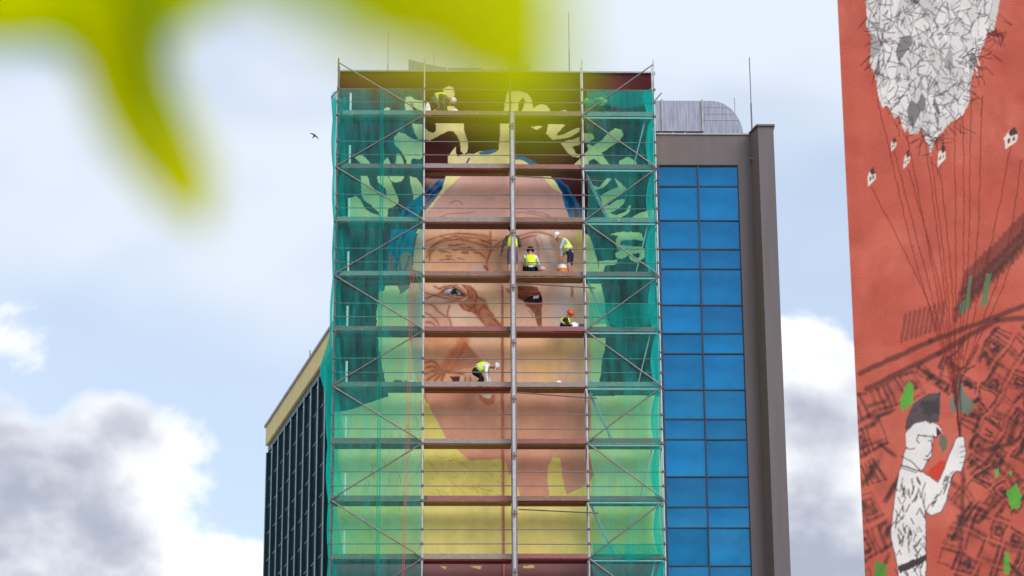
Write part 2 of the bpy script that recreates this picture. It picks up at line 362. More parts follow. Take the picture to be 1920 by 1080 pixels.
    # forehead
    c.fill(Cc([(1020, 120), (1480, 120), (1480, 590), (780, 590), (830, 480), (850, 420), (880, 370), (930, 330), (985, 240)])+[], CREAM)
    c.fill(D([(-40, 120), (480, 120), (560, 230), (582, 272), (580, 350), (650, 480), (740, 590), (-40, 590)]), CREAM)
    c.fill([(868, 325), (900, 318), (1010, 318), (1022, 335), (1034, 352), (1052, 362), (1058, 382), (1070, 412), (1094, 440), (1094, 540), (770, 540), (776, 470), (793, 404), (812, 386), (832, 362), (850, 344)], PINK)
    c.mottle([(796, 335), (1094, 335), (1094, 430), (796, 430)], (222, 172, 140), 60, 31, .45, .7, .6)
    # worked skin
    face = [(793, 430), (1094, 430), (1100, 540), (1106, 640), (1110, 740), (1108, 790), (793, 745), (775, 690), (765, 620), (762, 560), (776, 500)]
    c.fill(face, SKIN); c.mottle(face, (236, 190, 122), 46, 41, .45, .75, .5); c.mottle(face, (212, 146, 118), 30, 47, .5, .78, .5); c.mottle(face, (220, 186, 180), 70, 53, .45, .7, .5); c.mottle(face, (196, 124, 92), 9, 57, .6, .85, .35)
    for x, y, rx, ry, col, a in ((850, 465, 60, 22, (224, 158, 96), .6), (900, 470, 24, 26, (196, 118, 70), .5), (830, 500, 50, 16, (222, 140, 112), .5), (960, 455, 30, 20, (176, 100, 64), .55), (1070, 590, 26, 50, (206, 190, 190), .7), (1000, 680, 60, 40, (232, 184, 116), .6), (1050, 655, 40, 25, (236, 190, 104), .5), (830, 600, 30, 26, (208, 142, 122), .6), (820, 680, 30, 40, (206, 132, 92), .6), (880, 660, 40, 26, (214, 150, 106), .6), (930, 640, 26, 40, (234, 196, 120), .5), (1090, 650, 10, 30, (216, 178, 176), .7), (778, 600, 14, 70, (190, 120, 96), .5)):
        c.glow(x, y, rx, ry, col, a)
    c.fill(D([(300, 680), (350, 620), (420, 598), (470, 640), (500, 720), (540, 820), (562, 930), (300, 930), (278, 760)]), (226, 190, 168), .85); c.fill(D([(420, 600), (470, 640), (545, 820), (500, 800), (455, 700)]), (236, 214, 198), .7)
    c.fill(Cc([(1205, 915), (1240, 865), (1290, 848), (1340, 885), (1360, 915)]), (214, 168, 160)); c.fill(D([(690, 585), (742, 585), (748, 725), (722, 705)]), (232, 204, 110), .8)
    WR = (142, 80, 56)
    for p in (Cc([(960, 460), (1080, 435), (1250, 425)]), D([(210, 425), (330, 430), (450, 460), (560, 470)]), D([(300, 410), (420, 430), (480, 455)]), Cc([(1050, 350), (1120, 330), (1160, 360)])): c.line(curve(p, 6), .4, WR, .5, 1.5)
    # second pass over brow, eyes, nose and cheek, band by band between the decks
    Q = lambda p: K((780, 420), 3.376, p)
    band = lambda y0, y1, x0=50, x1=1075: Q([(x0, y0), (x1, y0), (x1, y1), (x0, y1)])
    fr = random.Random(8)
    def wr(p, wd=.5, a=.6, halo=.17, hw=5, col=(118, 58, 40), hcol=(190, 112, 76)):
        q = curve(Q(p), 6); c.line(q, 1.5, hcol, halo, hw); c.line(q, wd, col, a, 1.3)
    # brow
    c.fill(Q([(50, 40), (600, 40), (600, 320), (50, 320)]), (226, 166, 124), .55); c.mottle(band(40, 320, 50, 600), (236, 186, 134), 40, 41, .4, .7, .6); c.glow(*Q([(250, 250)])[0], 40, 14, (216, 146, 124), .6); c.glow(*Q([(440, 170)])[0], 12, 30, (196, 116, 78), .5)
    for p in ([(60, 220), (110, 140), (200, 105), (300, 100), (400, 125), (470, 160)], [(70, 180), (150, 110), (260, 78), (380, 90), (470, 120)], [(60, 110), (180, 70), (320, 62), (470, 95)], [(230, 165), (300, 150), (380, 175), (440, 215)], [(260, 60), (360, 62), (470, 80)], [(472, 45), (476, 120), (466, 190), (446, 240), (460, 300)], [(600, 85), (540, 110), (490, 150), (470, 175)], [(600, 120), (550, 135), (500, 160)], [(640, 80), (720, 58), (800, 56), (870, 80), (900, 110)], [(640, 110), (700, 85), (760, 75)], [(80, 240), (90, 190), (130, 150)], [(430, 262), (448, 280), (458, 300)]): wr(p)
    for t in range(26):
        x, y = fr.uniform(120, 460), fr.uniform(70, 230); wr([(x, y), (x+fr.uniform(10, 30), y-fr.uniform(-4, 8)), (x+fr.uniform(40, 70), y+fr.uniform(-4, 14))], .2, .35, .12, 3)
    c.fill(Q([(338, 305), (352, 275), (385, 257), (420, 265), (450, 300), (470, 325), (330, 325)]), (216, 176, 168))
    c.fill(Q([(700, 320), (710, 170), (740, 90), (790, 66), (830, 80), (860, 160), (890, 230), (900, 320)]), (228, 194, 172), .8); c.fill(Q([(790, 66), (830, 80), (865, 165), (895, 260), (860, 250), (815, 150)]), (238, 220, 206), .6); wr([(752, 90), (772, 160), (770, 300)], .3, .35); c.fill(Q([(1015, 50), (1050, 50), (1052, 190), (1030, 170)]), (232, 204, 110), .8)
    # the band with the eyes
    c.fill(band(380, 665), (228, 184, 158), .75); c.glow(*Q([(470, 470)])[0], 26, 34, (236, 200, 130), .55); c.glow(*Q([(560, 600)])[0], 22, 30, (230, 192, 120), .4); c.glow(*Q([(930, 520)])[0], 22, 46, (210, 196, 198), .75); c.mottle(band(380, 665, 50, 240), (212, 142, 112), 22, 44, .4, .7, .6)
    br = [(285, 385), (345, 385), (375, 420), (400, 462), (436, 488), (448, 525), (475, 565), (545, 645), (548, 668), (440, 668), (396, 610), (384, 575), (296, 542), (262, 500), (330, 470), (320, 420)]
    c.fill(Q(br), (190, 116, 78), .9); c.mottle(Q(br), (140, 74, 48), 9, 61, .4, .7, .75); c.mottle(Q(br), (216, 150, 114), 12, 63, .55, .75, .6)
    c.fill(Q([(212, 512), (250, 508), (285, 540), (385, 590), (450, 668), (232, 668), (207, 590)]), (232, 194, 166)); wr([(210, 512), (204, 580), (232, 660)], .5, .6)
    for p in ([(400, 462), (440, 490), (470, 560), (545, 645)], [(345, 400), (385, 450), (370, 520), (396, 600)], [(300, 500), (350, 530), (380, 500)], [(420, 520), (400, 560), (420, 620)], [(450, 570), (500, 610), (530, 650)], [(55, 430), (110, 452), (150, 440), (185, 404), (240, 396), (290, 415), (325, 458)], [(60, 470), (120, 455), (165, 462), (220, 482), (280, 476)], [(90, 500), (160, 500), (215, 495), (290, 490)], [(60, 500), (110, 520), (150, 560), (200, 590)], [(60, 560), (110, 590), (150, 640)], [(110, 390), (150, 410), (185, 395), (260, 385)], [(60, 620), (100, 630), (140, 660)], [(150, 440), (200, 455), (260, 470), (320, 458)]): wr(p)
    c.fill(Q([(158, 432), (190, 406), (240, 400), (285, 420), (322, 456), (270, 458), (205, 450)]), (104, 66, 54)); c.fill(Q([(172, 430), (198, 411), (240, 408), (275, 428), (285, 450), (240, 449), (200, 442)]), (168, 172, 174)); c.fill(Q([(205, 425), (222, 412), (250, 412), (272, 430), (262, 449), (225, 446)]), (30, 26, 28)); c.fill(Q([(200, 414), (224, 412), (228, 428), (204, 432)]), (196, 200, 204)); c.fill(Q([(254, 428), (266, 430), (262, 438)]), (210, 212, 214))
    eb = [(640, 392), (765, 392), (785, 430), (802, 480), (798, 560), (795, 650), (775, 652), (752, 570), (720, 530), (680, 495), (642, 468)]
    c.fill(Q(eb), (150, 84, 58)); c.mottle(Q(eb), (88, 44, 36), 10, 66, .4, .65, .8); c.mottle(Q([(690, 520), (800, 500), (795, 650), (775, 652)]), (176, 120, 104), 14, 68, .35, .65, .6)
    c.fill(Q([(676, 492), (715, 462), (750, 442), (788, 440), (802, 478), (798, 500), (730, 496)]), (44, 24, 24)); c.fill(Q([(742, 458), (778, 450), (782, 470), (748, 476)]), (220, 220, 216)); wr([(680, 430), (720, 440), (790, 435)], 1, .8, .3, 4, (60, 26, 24)); wr([(690, 515), (740, 520), (800, 505)], .6, .6)
    c.fill(Q([(560, 402), (598, 410), (598, 440), (575, 425)]), (170, 100, 74), .8); wr([(985, 400), (992, 430), (988, 460)], .6, .6)
    # cheek and mouth
    c.fill(band(715, 1010), (230, 182, 142), .6); c.mottle(band(715, 1010, 640, 1075), (238, 192, 112), 40, 42, .42, .7, .6); c.mottle(band(715, 1010, 640, 1075), (216, 168, 150), 34, 49, .45, .7, .5)
    left = Q([(50, 715), (310, 715), (165, 930), (170, 1010), (50, 1010)]); c.fill(left, (222, 158, 118), .7); c.mottle(left, (206, 128, 86), 26, 43, .4, .7, .6)
    fold = Q([(310, 740), (360, 800), (440, 890), (440, 1010), (200, 1010), (165, 930), (230, 830)]); c.fill(fold, (218, 156, 120), .75); c.mottle(fold, (232, 178, 142), 16, 46, .4, .7, .6)
    c.line(curve(Q([(318, 715), (280, 780), (220, 860), (165, 930)]), 6), 5, (196, 108, 70), .4, 10)
    for t in range(24):
        k = t/23; x0, y0 = 312+k*128, 748+k*142; x1, y1 = 292-k*112, 772+k*175
        wr([(x0, y0), ((x0+x1)/2+fr.uniform(-8, 8), (y0+y1)/2-14+fr.uniform(-6, 6)), (x1+16, y1)], .2, .42, .12, 3, (160, 90, 62))
    for p in ([(55, 880), (110, 870), (165, 925)], [(55, 915), (110, 905), (160, 932)], [(55, 950), (110, 930), (162, 936)], [(65, 990), (115, 955), (162, 940)], [(110, 1000), (140, 970), (163, 940)], [(160, 920), (172, 950), (162, 1000)], [(180, 930), (230, 940), (300, 950)]): wr(p, .6, .65, .4, 6)
    c.fill(Q([(210, 966), (282, 966), (270, 1008), (236, 1004)]), (92, 44, 42)); c.fill(Q([(284, 962), (372, 972), (374, 1012), (280, 1012)]), (212, 184, 164)); wr([(312, 966), (314, 1006)], .4); wr([(340, 968), (344, 1006)], .4)
    # flat under-colour of jaw and neck
    c.fill([(797, 735), (1108, 735), (1106, 800), (1104, 845), (1108, 870), (1114, 890), (1108, 915), (1104, 942), (952, 942), (950, 890), (946, 862), (882, 864), (862, 852), (842, 838), (830, 822), (812, 790)], TERRA)
    c.mottle([(797, 735), (1108, 735), (1108, 942), (797, 942)], (214, 160, 124), 70, 71, .45, .7, .5); c.glow(850, 745, 50, 14, (190, 112, 78), .5)
    c.fill(E_([(1290, 905), (1425, 905), (1412, 985), (1350, 988), (1290, 945)]), (176, 102, 70), .8); c.fill(E_([(1300, 905), (1390, 905), (1380, 940), (1320, 925)]), (208, 188, 170)); c.fill(E_([(835, 900), (858, 900), (875, 990), (850, 960)]), (150, 78, 50), .7)
    c.fill(H([(395, 330), (440, 330), (450, 420), (466, 510), (480, 562), (560, 530), (632, 482), (655, 440), (662, 480), (640, 610), (375, 610), (360, 480), (365, 380)]), YEL); c.fill(G([(640, -40), (690, 0), (720, 60), (800, 215), (880, 290), (950, 350), (1150, 345), (1180, 600), (640, 600)]), YEL); c.fill(H([(0, 345), (60, 340), (102, 370), (112, 440), (150, 440), (190, 590), (0, 610)]), YEL)
    # pencil underdrawing on the bare yellow
    r2 = random.Random(5)
    for i in range(60):
        x, y = r2.uniform(795, 940), r2.uniform(848, 930); a = r2.uniform(.2, 1.3); L = r2.uniform(6, 24)
        c.line(curve([(x, y), (x+L*.5*math.cos(a)+2, y+L*.5*math.sin(a)), (x+L*math.cos(a), y+L*math.sin(a)-3)], 3), .4, (150, 126, 60), .35, .8)
    for i in range(34):
        x, y = r2.uniform(640, 790), r2.uniform(780, 1020); a = r2.uniform(1, 2); L = r2.uniform(10, 30)
        c.line(curve([(x, y), (x+L*.5*math.cos(a)+3, y+L*.5*math.sin(a)), (x+L*math.cos(a), y+L*math.sin(a))], 3), .5, (120, 100, 50), .45, .8)
    for i in range(16): c.line([(715+i*3+r2.uniform(-1, 1), 545), (712+i*3, 720)], .4, (180, 160, 90), .4, .8)
    for p in (H([(200, 1015), (280, 1015), (275, 1030), (210, 1028)]), G([(760, 1015), (800, 1020), (790, 1035)]), G([(940, 1018), (1020, 1020), (1010, 1040)])): c.fill(p, YEL, .7)

tower = empty('mural_tower', FO+FN*WALL, YAW, 'tower block whose front wall carries a half-painted portrait mural of an old face', 'building')
ST, ZT = SZ(930, 137, WALL); SL = SZ(634, 300, WALL)[0]; SRt = SZ(1229, 300, WALL)[0]; ZB = SZ(930, 1118, WALL)[1]
M_mural = paint_mat('mural_paint', .12, 26)
def tw(X, Z): return FO.x+FE.x*X+FN.x*WALL, FO.y+FE.y*X+FN.y*WALL, Z
painted_wall('front_wall', np.arange(SL, SRt+.012, .024), np.arange(ZB, ZT+.012, .024), tw, 0.0, M_mural, tower, paint_portrait, MAROON)
sr_, zt_ = np.arange(SL, SRt+.012, .024)[-1], np.arange(ZB, ZT+.012, .024)[-1]
MB().box(SL, sr_, .003, .4, 0, ZB).build('lower_wall', M_plainwall, tower)
b_ = MB(); b_.box(SL, SL+.35, .012, 11, 0, zt_-.01); b_.box(sr_-.35, sr_, .012, 11, 0, zt_-.01); b_.box(SL+.35, sr_-.35, 10.6, 11, 0, zt_-.01); b_.build('side_wall', M_cream, tower)
MB().box(SL+.3, sr_-.3, .1, 10.7, zt_-.7, zt_-.5).build('roof', M_metalcap, tower)
MB().box(SL-.06, sr_+.06, -.07, .42, zt_+.004, zt_+.06).build('parapet_cap', M_metalcap, tower)
s_, _ = SZ(943, 700, WALL)
MB().box(s_-.035, s_+.035, -.04, .002, ZB-2, SZ(943, 536, WALL)[1]).build('wall_conduit', mat('painted_conduit', (178, 116, 92), .6, 0, .2, 6), tower)

# roof items of the tower
def roof_s(u, v, dpt): return SZ(u, v, dpt)
vx = lambda u, v, dd=4.0: SZ(u, v, dd)
rv = empty('roof_vent_cover', at_front(0, 4.0, 0), YAW, 'low galvanised roof vent with raised flaps behind the tower parapet', 'roof vent')
zb = zt_-.5
MB().prism([vx(840, 127), vx(905, 127), vx(905, 133), (vx(905, 133)[0], zb), (vx(840, 127)[0], zb)], 0, 1.0).build('cowl', M_duct, rv)
MB().prism([vx(766, 111), vx(800, 120), vx(838, 127), (vx(838, 127)[0], zb), (vx(766, 111)[0], zb)], 0, .6).build('flap', M_duct, rv)
MB().prism([vx(993, 120), vx(993, 140), (vx(993, 140)[0], zb), (vx(907, 131)[0], zb), vx(907, 131), vx(955, 130)], 0, .6).build('flap', M_duct, rv)
M_rod = mat('rod_steel', (120, 122, 128), .4, .6, .1, 5)
def rod(u, v0, v1, dd, label, base_z, r=.018):
    s, z1 = SZ(u, v0, dd)
    o = empty('lightning_rod', at_front(s, dd, base_z), YAW, label, 'lightning rod', 'lightning rods on the roofs')
    h = z1-base_z
    MB().tube((0, 0, 0), (0, 0, h*.55), r, 6).build('rod_base', M_rod, o); MB().tube((0, 0, h*.55), (0, 0, h), r*.6, 6).build('rod_tip', M_rod, o)
    MB().lathe([(.12, 0), (.12, .05), (.04, .08)], n=10).build('foot', M_rod, o); return o
rod(728, 60, 135, 3.0, 'thin lightning rod on the tower roof left of the roof vent', zt_-.5)
rod(814, 100, 135, 3.2, 'short lightning rod just behind the raised left flap of the roof vent', zt_-.5)
rod(883, 103, 135, 3.2, 'short lightning rod behind the middle of the roof vent', zt_-.5)
rod(1066, 23, 138, 2.0, 'tallest lightning rod on the tower roof right of the roof vent', zt_-.5, .022)

# ------------------------------------------------------------------ grey office block with blue glass
GD = 4.0
gb = empty('glass_office_block', at_front(0, GD, 0), YAW, 'grey rendered office block with a tall strip of blue glass', 'building')
gz = SZ(1300, 253, GD)[1]; gs0 = SL+3; gw0 = SZ(1150, 430, GD)[0]; gw1 = SZ(1388, 430, GD)[0]; gs1 = SZ(1413, 430, GD)[0]; gt = SZ(1300, 309, GD)[1]
gm = MB(); gm.box(gw1, gs1, 0, 9, 0, gz); gm.box(gs0, gw0, 0, 9, 0, gz-.006); gm.box(gw0, gw1, 0, 9, gt, gz-.003); gm.box(gw0, gw1, .5, 9, 0, gt)
gm.build('wall', M_grey, gb)
MB().box(gs0, gs1+.02, -.05, .3, gz+.003, gz+.06).build('parapet_cap', M_metalcap, gb)
def glass_mat():
    m = bpy.data.materials.new('blue_glass'); m.use_nodes = True; t = NT(m.node_tree); b = t.n['Principled BSDF']
    t.put(b.inputs['Base Color'], lin((6, 92, 150))); b.inputs['Roughness'].default_value = .05; b.inputs['Metallic'].default_value = .65
    rv_ = t.node('ShaderNodeObjectInfo').outputs['Random']; oc = t.node('ShaderNodeTexCoord').outputs['Object']
    sc_ = t.node('ShaderNodeVectorMath', operation='SCALE'); t.put(sc_.inputs[0], t.mix(t.sstep(t.noise(oc, .9, 3), .35, .65), lin((0, 98, 146)), lin((4, 114, 166)))); t.put(sc_.inputs['Scale'], t.m('ADD', t.m('MULTIPLY', rv_, .34), .84))
    t.l.new(sc_.outputs[0], b.inputs['Base Color'])
    b.inputs['Specular Tint'].default_value = (.32, .7, 1, 1); b.inputs['Coat Weight'].default_value = .5; b.inputs['Coat Roughness'].default_value = .03
    bn = t.node('ShaderNodeBump'); bn.inputs['Strength'].default_value = .12; bn.inputs['Distance'].default_value = .06
    t.put(bn.inputs['Height'], t.noise(t.node('ShaderNodeTexCoord').outputs['Object'], .7, 2)); t.l.new(bn.outputs[0], b.inputs['Normal'])
    return m
M_glass = glass_mat(); rng0 = random.Random(3)
rows = [SZ(1300, v, GD)[1] for v in (310, 348, 412, 466, 503, 571, 624, 662, 730, 785, 823, 893, 950, 989)]
per = rows[10]-rows[13]
k = 0
while rows[-1] > 3: rows.append(rows[11+k % 3+(k//3)*3-0]-per if False else rows[-3]-per); k += 1
colx = [gw0]+[SZ(u, 430, GD)[0] for u in (1237, 1312)]+[gw1]
colx[0] = colx[1]-(colx[2]-colx[1])
for j in range(len(rows)-1):
    if rows[j] < 8: break
    for i in range(3):
        xc, zc_ = (colx[i]+colx[i+1])/2, (rows[j]+rows[j+1])/2; hw, hh_ = (colx[i+1]-colx[i])/2-.02, (rows[j]-rows[j+1])/2-.02
        pn = MB().box(-hw, hw, -.02, .02, -hh_, hh_).build('window_pane', M_glass, gb, (xc, .12, zc_)); pn.rotation_euler = (rng0.uniform(-.014, .014), 0, rng0.uniform(-.014, .014))
zlo = rows[j]
for x in colx: MB().box(x-.026, x+.026, .03, .2, zlo, gt).build('mullion', M_frame, gb)
for z in rows[:j+1]:
    for i in range(3): MB().box(colx[i]+.028, colx[i+1]-.028, .045, .2, z-.022, z+.022).build('transom', M_frame, gb)
MB().box(gw0, gw1, .21, .49, 0, zlo).build('spandrel', M_grey, gb)
# forward pier at the right end
pf = SZ(1428, 430, GD-.8); pr = SZ(1457.5, 430, GD-.8); pz = SZ(1428, 237, GD-.8)[1]
pl = [(pf[0], -.8), (pr[0], -.8), (pr[0]+.25, 6), (gs1+.003, 6), (gs1+.003, 0)]
MB().slab(pl, 0, pz).build('pier', M_grey, gb)
MB().slab([(pf[0]-.05, -.86), (pr[0]+.05, -.86), (pr[0]+.3, 6), (gs1-.05, 6), (gs1-.05, 0)], pz+.003, pz+.07).build('pier_cap', mat('dark_flashing', (92, 88, 92), .5, .4, .1, 3), gb)
rr = rod(1405, 108, 300, GD-.12, 'tall lightning rod clamped to the grey wall beside the forward pier', SZ(1411, 300, GD-.12)[1], .03)
for zz in (.25, 1.0): MB().box(-.02, .16, -.02, .1, zz, zz+.05).build('bracket', M_rod, rr)
# roof duct
dd0 = GD+1.2
P_ = lambda u, v: SZ(u, v, dd0)
du = empty('roof_air_duct', at_front(0, dd0, 0), YAW, 'big silver ventilation duct with a rounded elbow on the grey block roof', 'duct')
zt2, zb2 = P_(1300, 189)[1], P_(1300, 246)[1]
for a, b2 in ((1190, 1241), (1242, 1316)):
    MB().box(P_(a, 220)[0]+.01, P_(b2, 220)[0]-.01, 0, 1.4, zb2, zt2).build('duct_section', M_duct, du)
x0 = P_(1318, 220)[0]; x1 = P_(1393, 220)[0]; hh = zt2-(zb2-.25)
prof = [(x0, zb2-.25), (x0, zt2)]+[(x0+.35+(x1-x0-.35)*math.sin(t), zb2-.25+hh*math.cos(t)) for t in [i*math.pi/2/14 for i in range(15)]]
MB().prism(prof, 0, 1.4).build('elbow', M_duct, du)
for u in (1241.5, 1317): x = P_(u, 220)[0]; MB().box(x-.03, x+.03, -.05, 1.45, zb2-.02, zt2+.05).build('flange', M_metalcap, du)
for k in range(1, 4): MB().box(x0+.06, x0+.33+(x1-x0-.35)*math.sqrt(1-((hh-.26*k)/hh)**2), -.012, -.002, zt2-.26*k-.012, zt2-.26*k+.012).build('seam', M_metalcap, du)
for u in (1240, 1262, 1285, 1318): x = P_(u, 246)[0]; MB().box(x-.04, x+.04, .05, 1.3, gz-.3, zb2-.003).build('support', M_metalcap, du)
MB().box(P_(1240, 246)[0], P_(1395, 246)[0], -.02, 1.45, gz-.32, gz-.3).build('base_rail', M_metalcap, du)
rod(1377, 183, 246, GD+3.2, 'short lightning rod behind the rounded elbow of the silver duct', gz-.4)

# ------------------------------------------------------------------ long wing with vertical fins
P0 = at_depth(620, 634, 88.0); zr = P0.z; P1 = at_height(508, 802, zr)
wl = (P1-P0); L = math.hypot(wl.x, wl.y); wa = math.atan2(wl.y, wl.x)
wing = empty('office_wing', (P0.x, P0.y, 0), wa, 'low wing with cream parapet and dark windows between upright teal fins', 'building')
zc = at_depth(508, 836, P1.y).z
N0 = -1.8                                   # the wing runs on a little behind the tower
MB().box(N0, L, -9, .004, 0, zc-.3).build('wall', M_teal, wing)
MB().box(N0, L+.06, -9, .2, zc, zr).build('parapet', M_cream, wing)
MB().box(N0, L+.12, -9.1, .27, zr+.003, zr+.1).build('roof_edge', M_metalcap, wing)
MB().box(N0, L+.02, .01, .1, zc-.295, zc-.005).build('soffit', M_teal, wing)
nb = 9; bw = L/nb
fin_me = MB().box(-.04, .04, .01, .15, 0, zc-.3).mesh('fin', M_teal); tip_me = MB().box(-.04, .04, .153, .18, 0, zc-.3).mesh('fin_edge', M_fin_edge)
for i in range(-2, nb+1):
    x = i*bw
    if x < N0: continue
    f = link('fin', fin_me, wing, (x, 0, 0)); link('fin_edge', tip_me, f)
pane_me = MB().box(-bw/2+.07, bw/2-.07, .012, .05, .06, 1.06).mesh('window_pane', M_winddark); tr_me = MB().box(-bw/2+.055, bw/2-.055, .006, .075, -.022, .022).mesh('transom', mat('grey_green_metal', (112, 138, 138), .45, .2))
for i in range(0, nb):
    z = zc-.35; r3 = random.Random(i)
    while z > 14:
        z -= 1.12
        link('window_pane', pane_me, wing, ((i+.5)*bw, r3.uniform(-.006, .006), z)); link('transom', tr_me, wing, ((i+.5)*bw, 0, z))
p = at_depth(581, 672, 92.5)
o = empty('lightning_rod', (p.x, p.y, zr+.1), 0, 'thin lightning rod on the roof of the finned wing', 'lightning rod', 'lightning rods on the roofs')
MB().tube((0, 0, 0), (0, 0, .75), .02, 6).build('rod_tip', M_rod, o); MB().lathe([(.1, 0), (.1, .05), (.03, .08)], n=8).build('foot', M_rod, o)

# ------------------------------------------------------------------ scaffold
BX = [0, 3.07, 6.14, 8.71, 11.28]
sc = empty('scaffold', FO, YAW, 'tall tube and plank scaffold standing against the mural wall', 'scaffold')
NL = 11; ZTOP = Z0+2.16
RAISE = {0: 0, 1: 0, 2: 0, 3: 0, 4: 0}
for i, s in enumerate(BX):
    for dd in (0, .73):
        t = MB().tube((s, dd, 0), (s, dd, ZTOP), .026, 10)
        for k in range(-1, 17): z = Z0-2*k-.25; t.tube((s, dd, z-.09), (s, dd, z+.09), .032, 10)
        t.build('standard', M_alu if (i in (1, 3, 4)) else M_dark_tube, sc)
cou_me = MB().lathe([(.035, -.05), (.06, -.03), (.06, .03), (.035, .05)], n=10).mesh('coupler', M_dark_tube)
clamp_me = MB().box(-.04, .04, -.045, .045, -.045, .045).box(-.015, .055, -.06, -.03, -.02, .03).mesh('rail_clamp', M_dark_tube); rail_me = {}; tr2 = MB().tube((0, 0, 0), (0, .73, 0), .022, 8).mesh('transom', M_dark_tube)
rng = random.Random(11)
deck_kind = {(0, 1): 2, (1, 1): 0, (2, 1): 2, (1, 2): 2, (2, 2): 2, (1, 3): 1, (2, 3): 1, (1, 4): 1, (2, 4): 0, (1, 5): 0, (2, 5): 1, (1, 6): 1, (2, 6): 1, (1, 7): 1, (2, 7): 0, (1, 8): 0, (2, 8): 0, (1, 0): 2, (2, 0): 2}
toe_kind = {(1, 1): 0, (2, 1): 1, (1, 2): 0, (2, 2): 2, (1, 3): 2, (2, 3): 2, (1, 4): 1, (2, 4): 1, (1, 5): 0, (2, 5): 0, (1, 6): 0, (2, 6): 1, (1, 7): 1, (2, 7): 2, (1, 0): 2, (2, 0): 2}
for k in range(NL):
    z = Z0-2*k
    for i, s in enumerate(BX):
        link('coupler', cou_me, sc, (s, 0, z-.02)); link('rail_clamp', clamp_me, sc, (s, .01, z+.5)); link('rail_clamp', clamp_me, sc, (s, .01, z+1.0)); link('transom', tr2, sc, (s, 0, z-.09))
    for b in range(4):
        a, e = BX[b]+.045, BX[b+1]-.045; Lb = e-a
        for q, (y0, y1) in enumerate(((.05, .36), (.375, .69))):
            MB().box(0, Lb, y0, y1, -.055, 0).build('deck_plank', DECKS[(deck_kind.get((b, k), rng.randrange(3))+(q if (k*3+b) % 4 == 0 else 0)) % 3], sc, (a, 0, z+rng.uniform(-.008, .008)))
        dz = rng.uniform(-.012, .012)
        tb = MB().box(0, Lb, .0, .03, .0, .165).build('toe_board', WOODS[toe_kind.get((b, k), rng.randrange(3))], sc, (a, .012, z+dz)); tb.rotation_euler = (0, rng.uniform(-.002, .002), 0)
        if rng.random() < .6: MB().box(0, .09, -.006, -.002, .02, .15).build('toe_board_clip', rng.choice((M_clipg, M_clipb, M_clipg)), sc, (a+(Lb-.12 if rng.random() < .5 else .03), .012, z+dz))
        if b == 3: MB().box(0, Lb, .005, .045, -.05, -.005).build('deck_frame', M_alu, sc, (a, 0, z-.05))
        if Lb not in rail_me: rail_me[Lb] = MB().tube((-.04, 0, 0), (Lb+.04, 0, 0), .017, 8).mesh('guard_rail', M_galv)
        for hgt in (.5, 1.0):
            g_ = link('guard_rail', rail_me[Lb], sc, (a, .035, z+hgt+rng.uniform(-.01, .01)))
            g_.rotation_euler = (0, rng.uniform(-.003, .003), 0)
# zigzag braces in the end bays
for k in range(-1, NL-1):
    za, zb_ = Z0-2*k, Z0-2*(k+1)
    odd = (k % 2 == 0)
    p, q = ((BX[1]-.03, za), (BX[0]+.02, zb_)) if odd else ((BX[0]+.02, za), (BX[1]-.03, zb_))
    MB().tube((p[0], -.075, p[1]-.05), (q[0], -.075, q[1]+.05), .024, 8).build('brace', M_galv, sc)
    p, q = ((BX[3]+.03, za), (BX[4]-.02, zb_)) if odd else ((BX[4]-.02, za), (BX[3]+.03, zb_))
    MB().tube((p[0], -.075, p[1]-.05), (q[0], -.075, q[1]+.05), .024, 8).build('brace', M_galv, sc)
# access ladders in the right bay and added white bars imitating bright sky gaps in the left bay
for k in range(NL-1):
    z = Z0-2*k
    if k % 2 == 0: xa, xb = BX[3]+2.25, BX[3]+1.75
    else: xa, xb = BX[3]+.1, BX[3]+.95
    ld = bpy.data.objects.new('ladder', None); COL.objects.link(ld); ld.parent = sc; ld.location = (0, 0, z)
    for yy in (.22, .52): MB().tube((xa, yy, -.06), (xb, yy, -2.0), .024, 6).build('ladder_rail', M_alu, ld)
    for r_ in range(7):
        t = (r_+.5)/7; x = xa+(xb-xa)*t
        MB().tube((x, .22, -.06-1.94*t), (x, .52, -.06-1.94*t), .014, 6).build('rung', M_alu, ld)
    MB().tube((BX[0]+.42, .66, z+.03), (BX[0]+.42, .66, z+1.08), .04, 8).build('sky_gap_bar', M_white, sc)
    for yy in (.5, 1.0): MB().tube((.0, .02, z+yy), (.0, .7, z+yy), .017, 6).build('end_rail', M_galv, sc)
# loose tubes run out under the decks
for (u0, v0, u1, v1) in ((968, 330, 1131, 340), (970, 531, 1116, 540), (970, 736, 1119, 747), (972, 955, 1122, 962)):
    a, b2 = SZ(u0, v0, -.12), SZ(u1, v1, -.12)
    MB().tube((a[0], -.12, a[1]), (b2[0], -.12, b2[1]), .024, 8).build('loose_tube', M_dark_tube, sc)
for u, v in ((1233, 183), (1231, 338), (1243, 655), (1229, 318), (626, 178), (621, 940)):
    a = SZ(u, v, -.05); MB().tube((a[0]-.1, -.05, a[1]-.12), (a[0]+.14, -.1, a[1]+.16), .022, 6).build('tube_stub', M_dark_tube, sc)
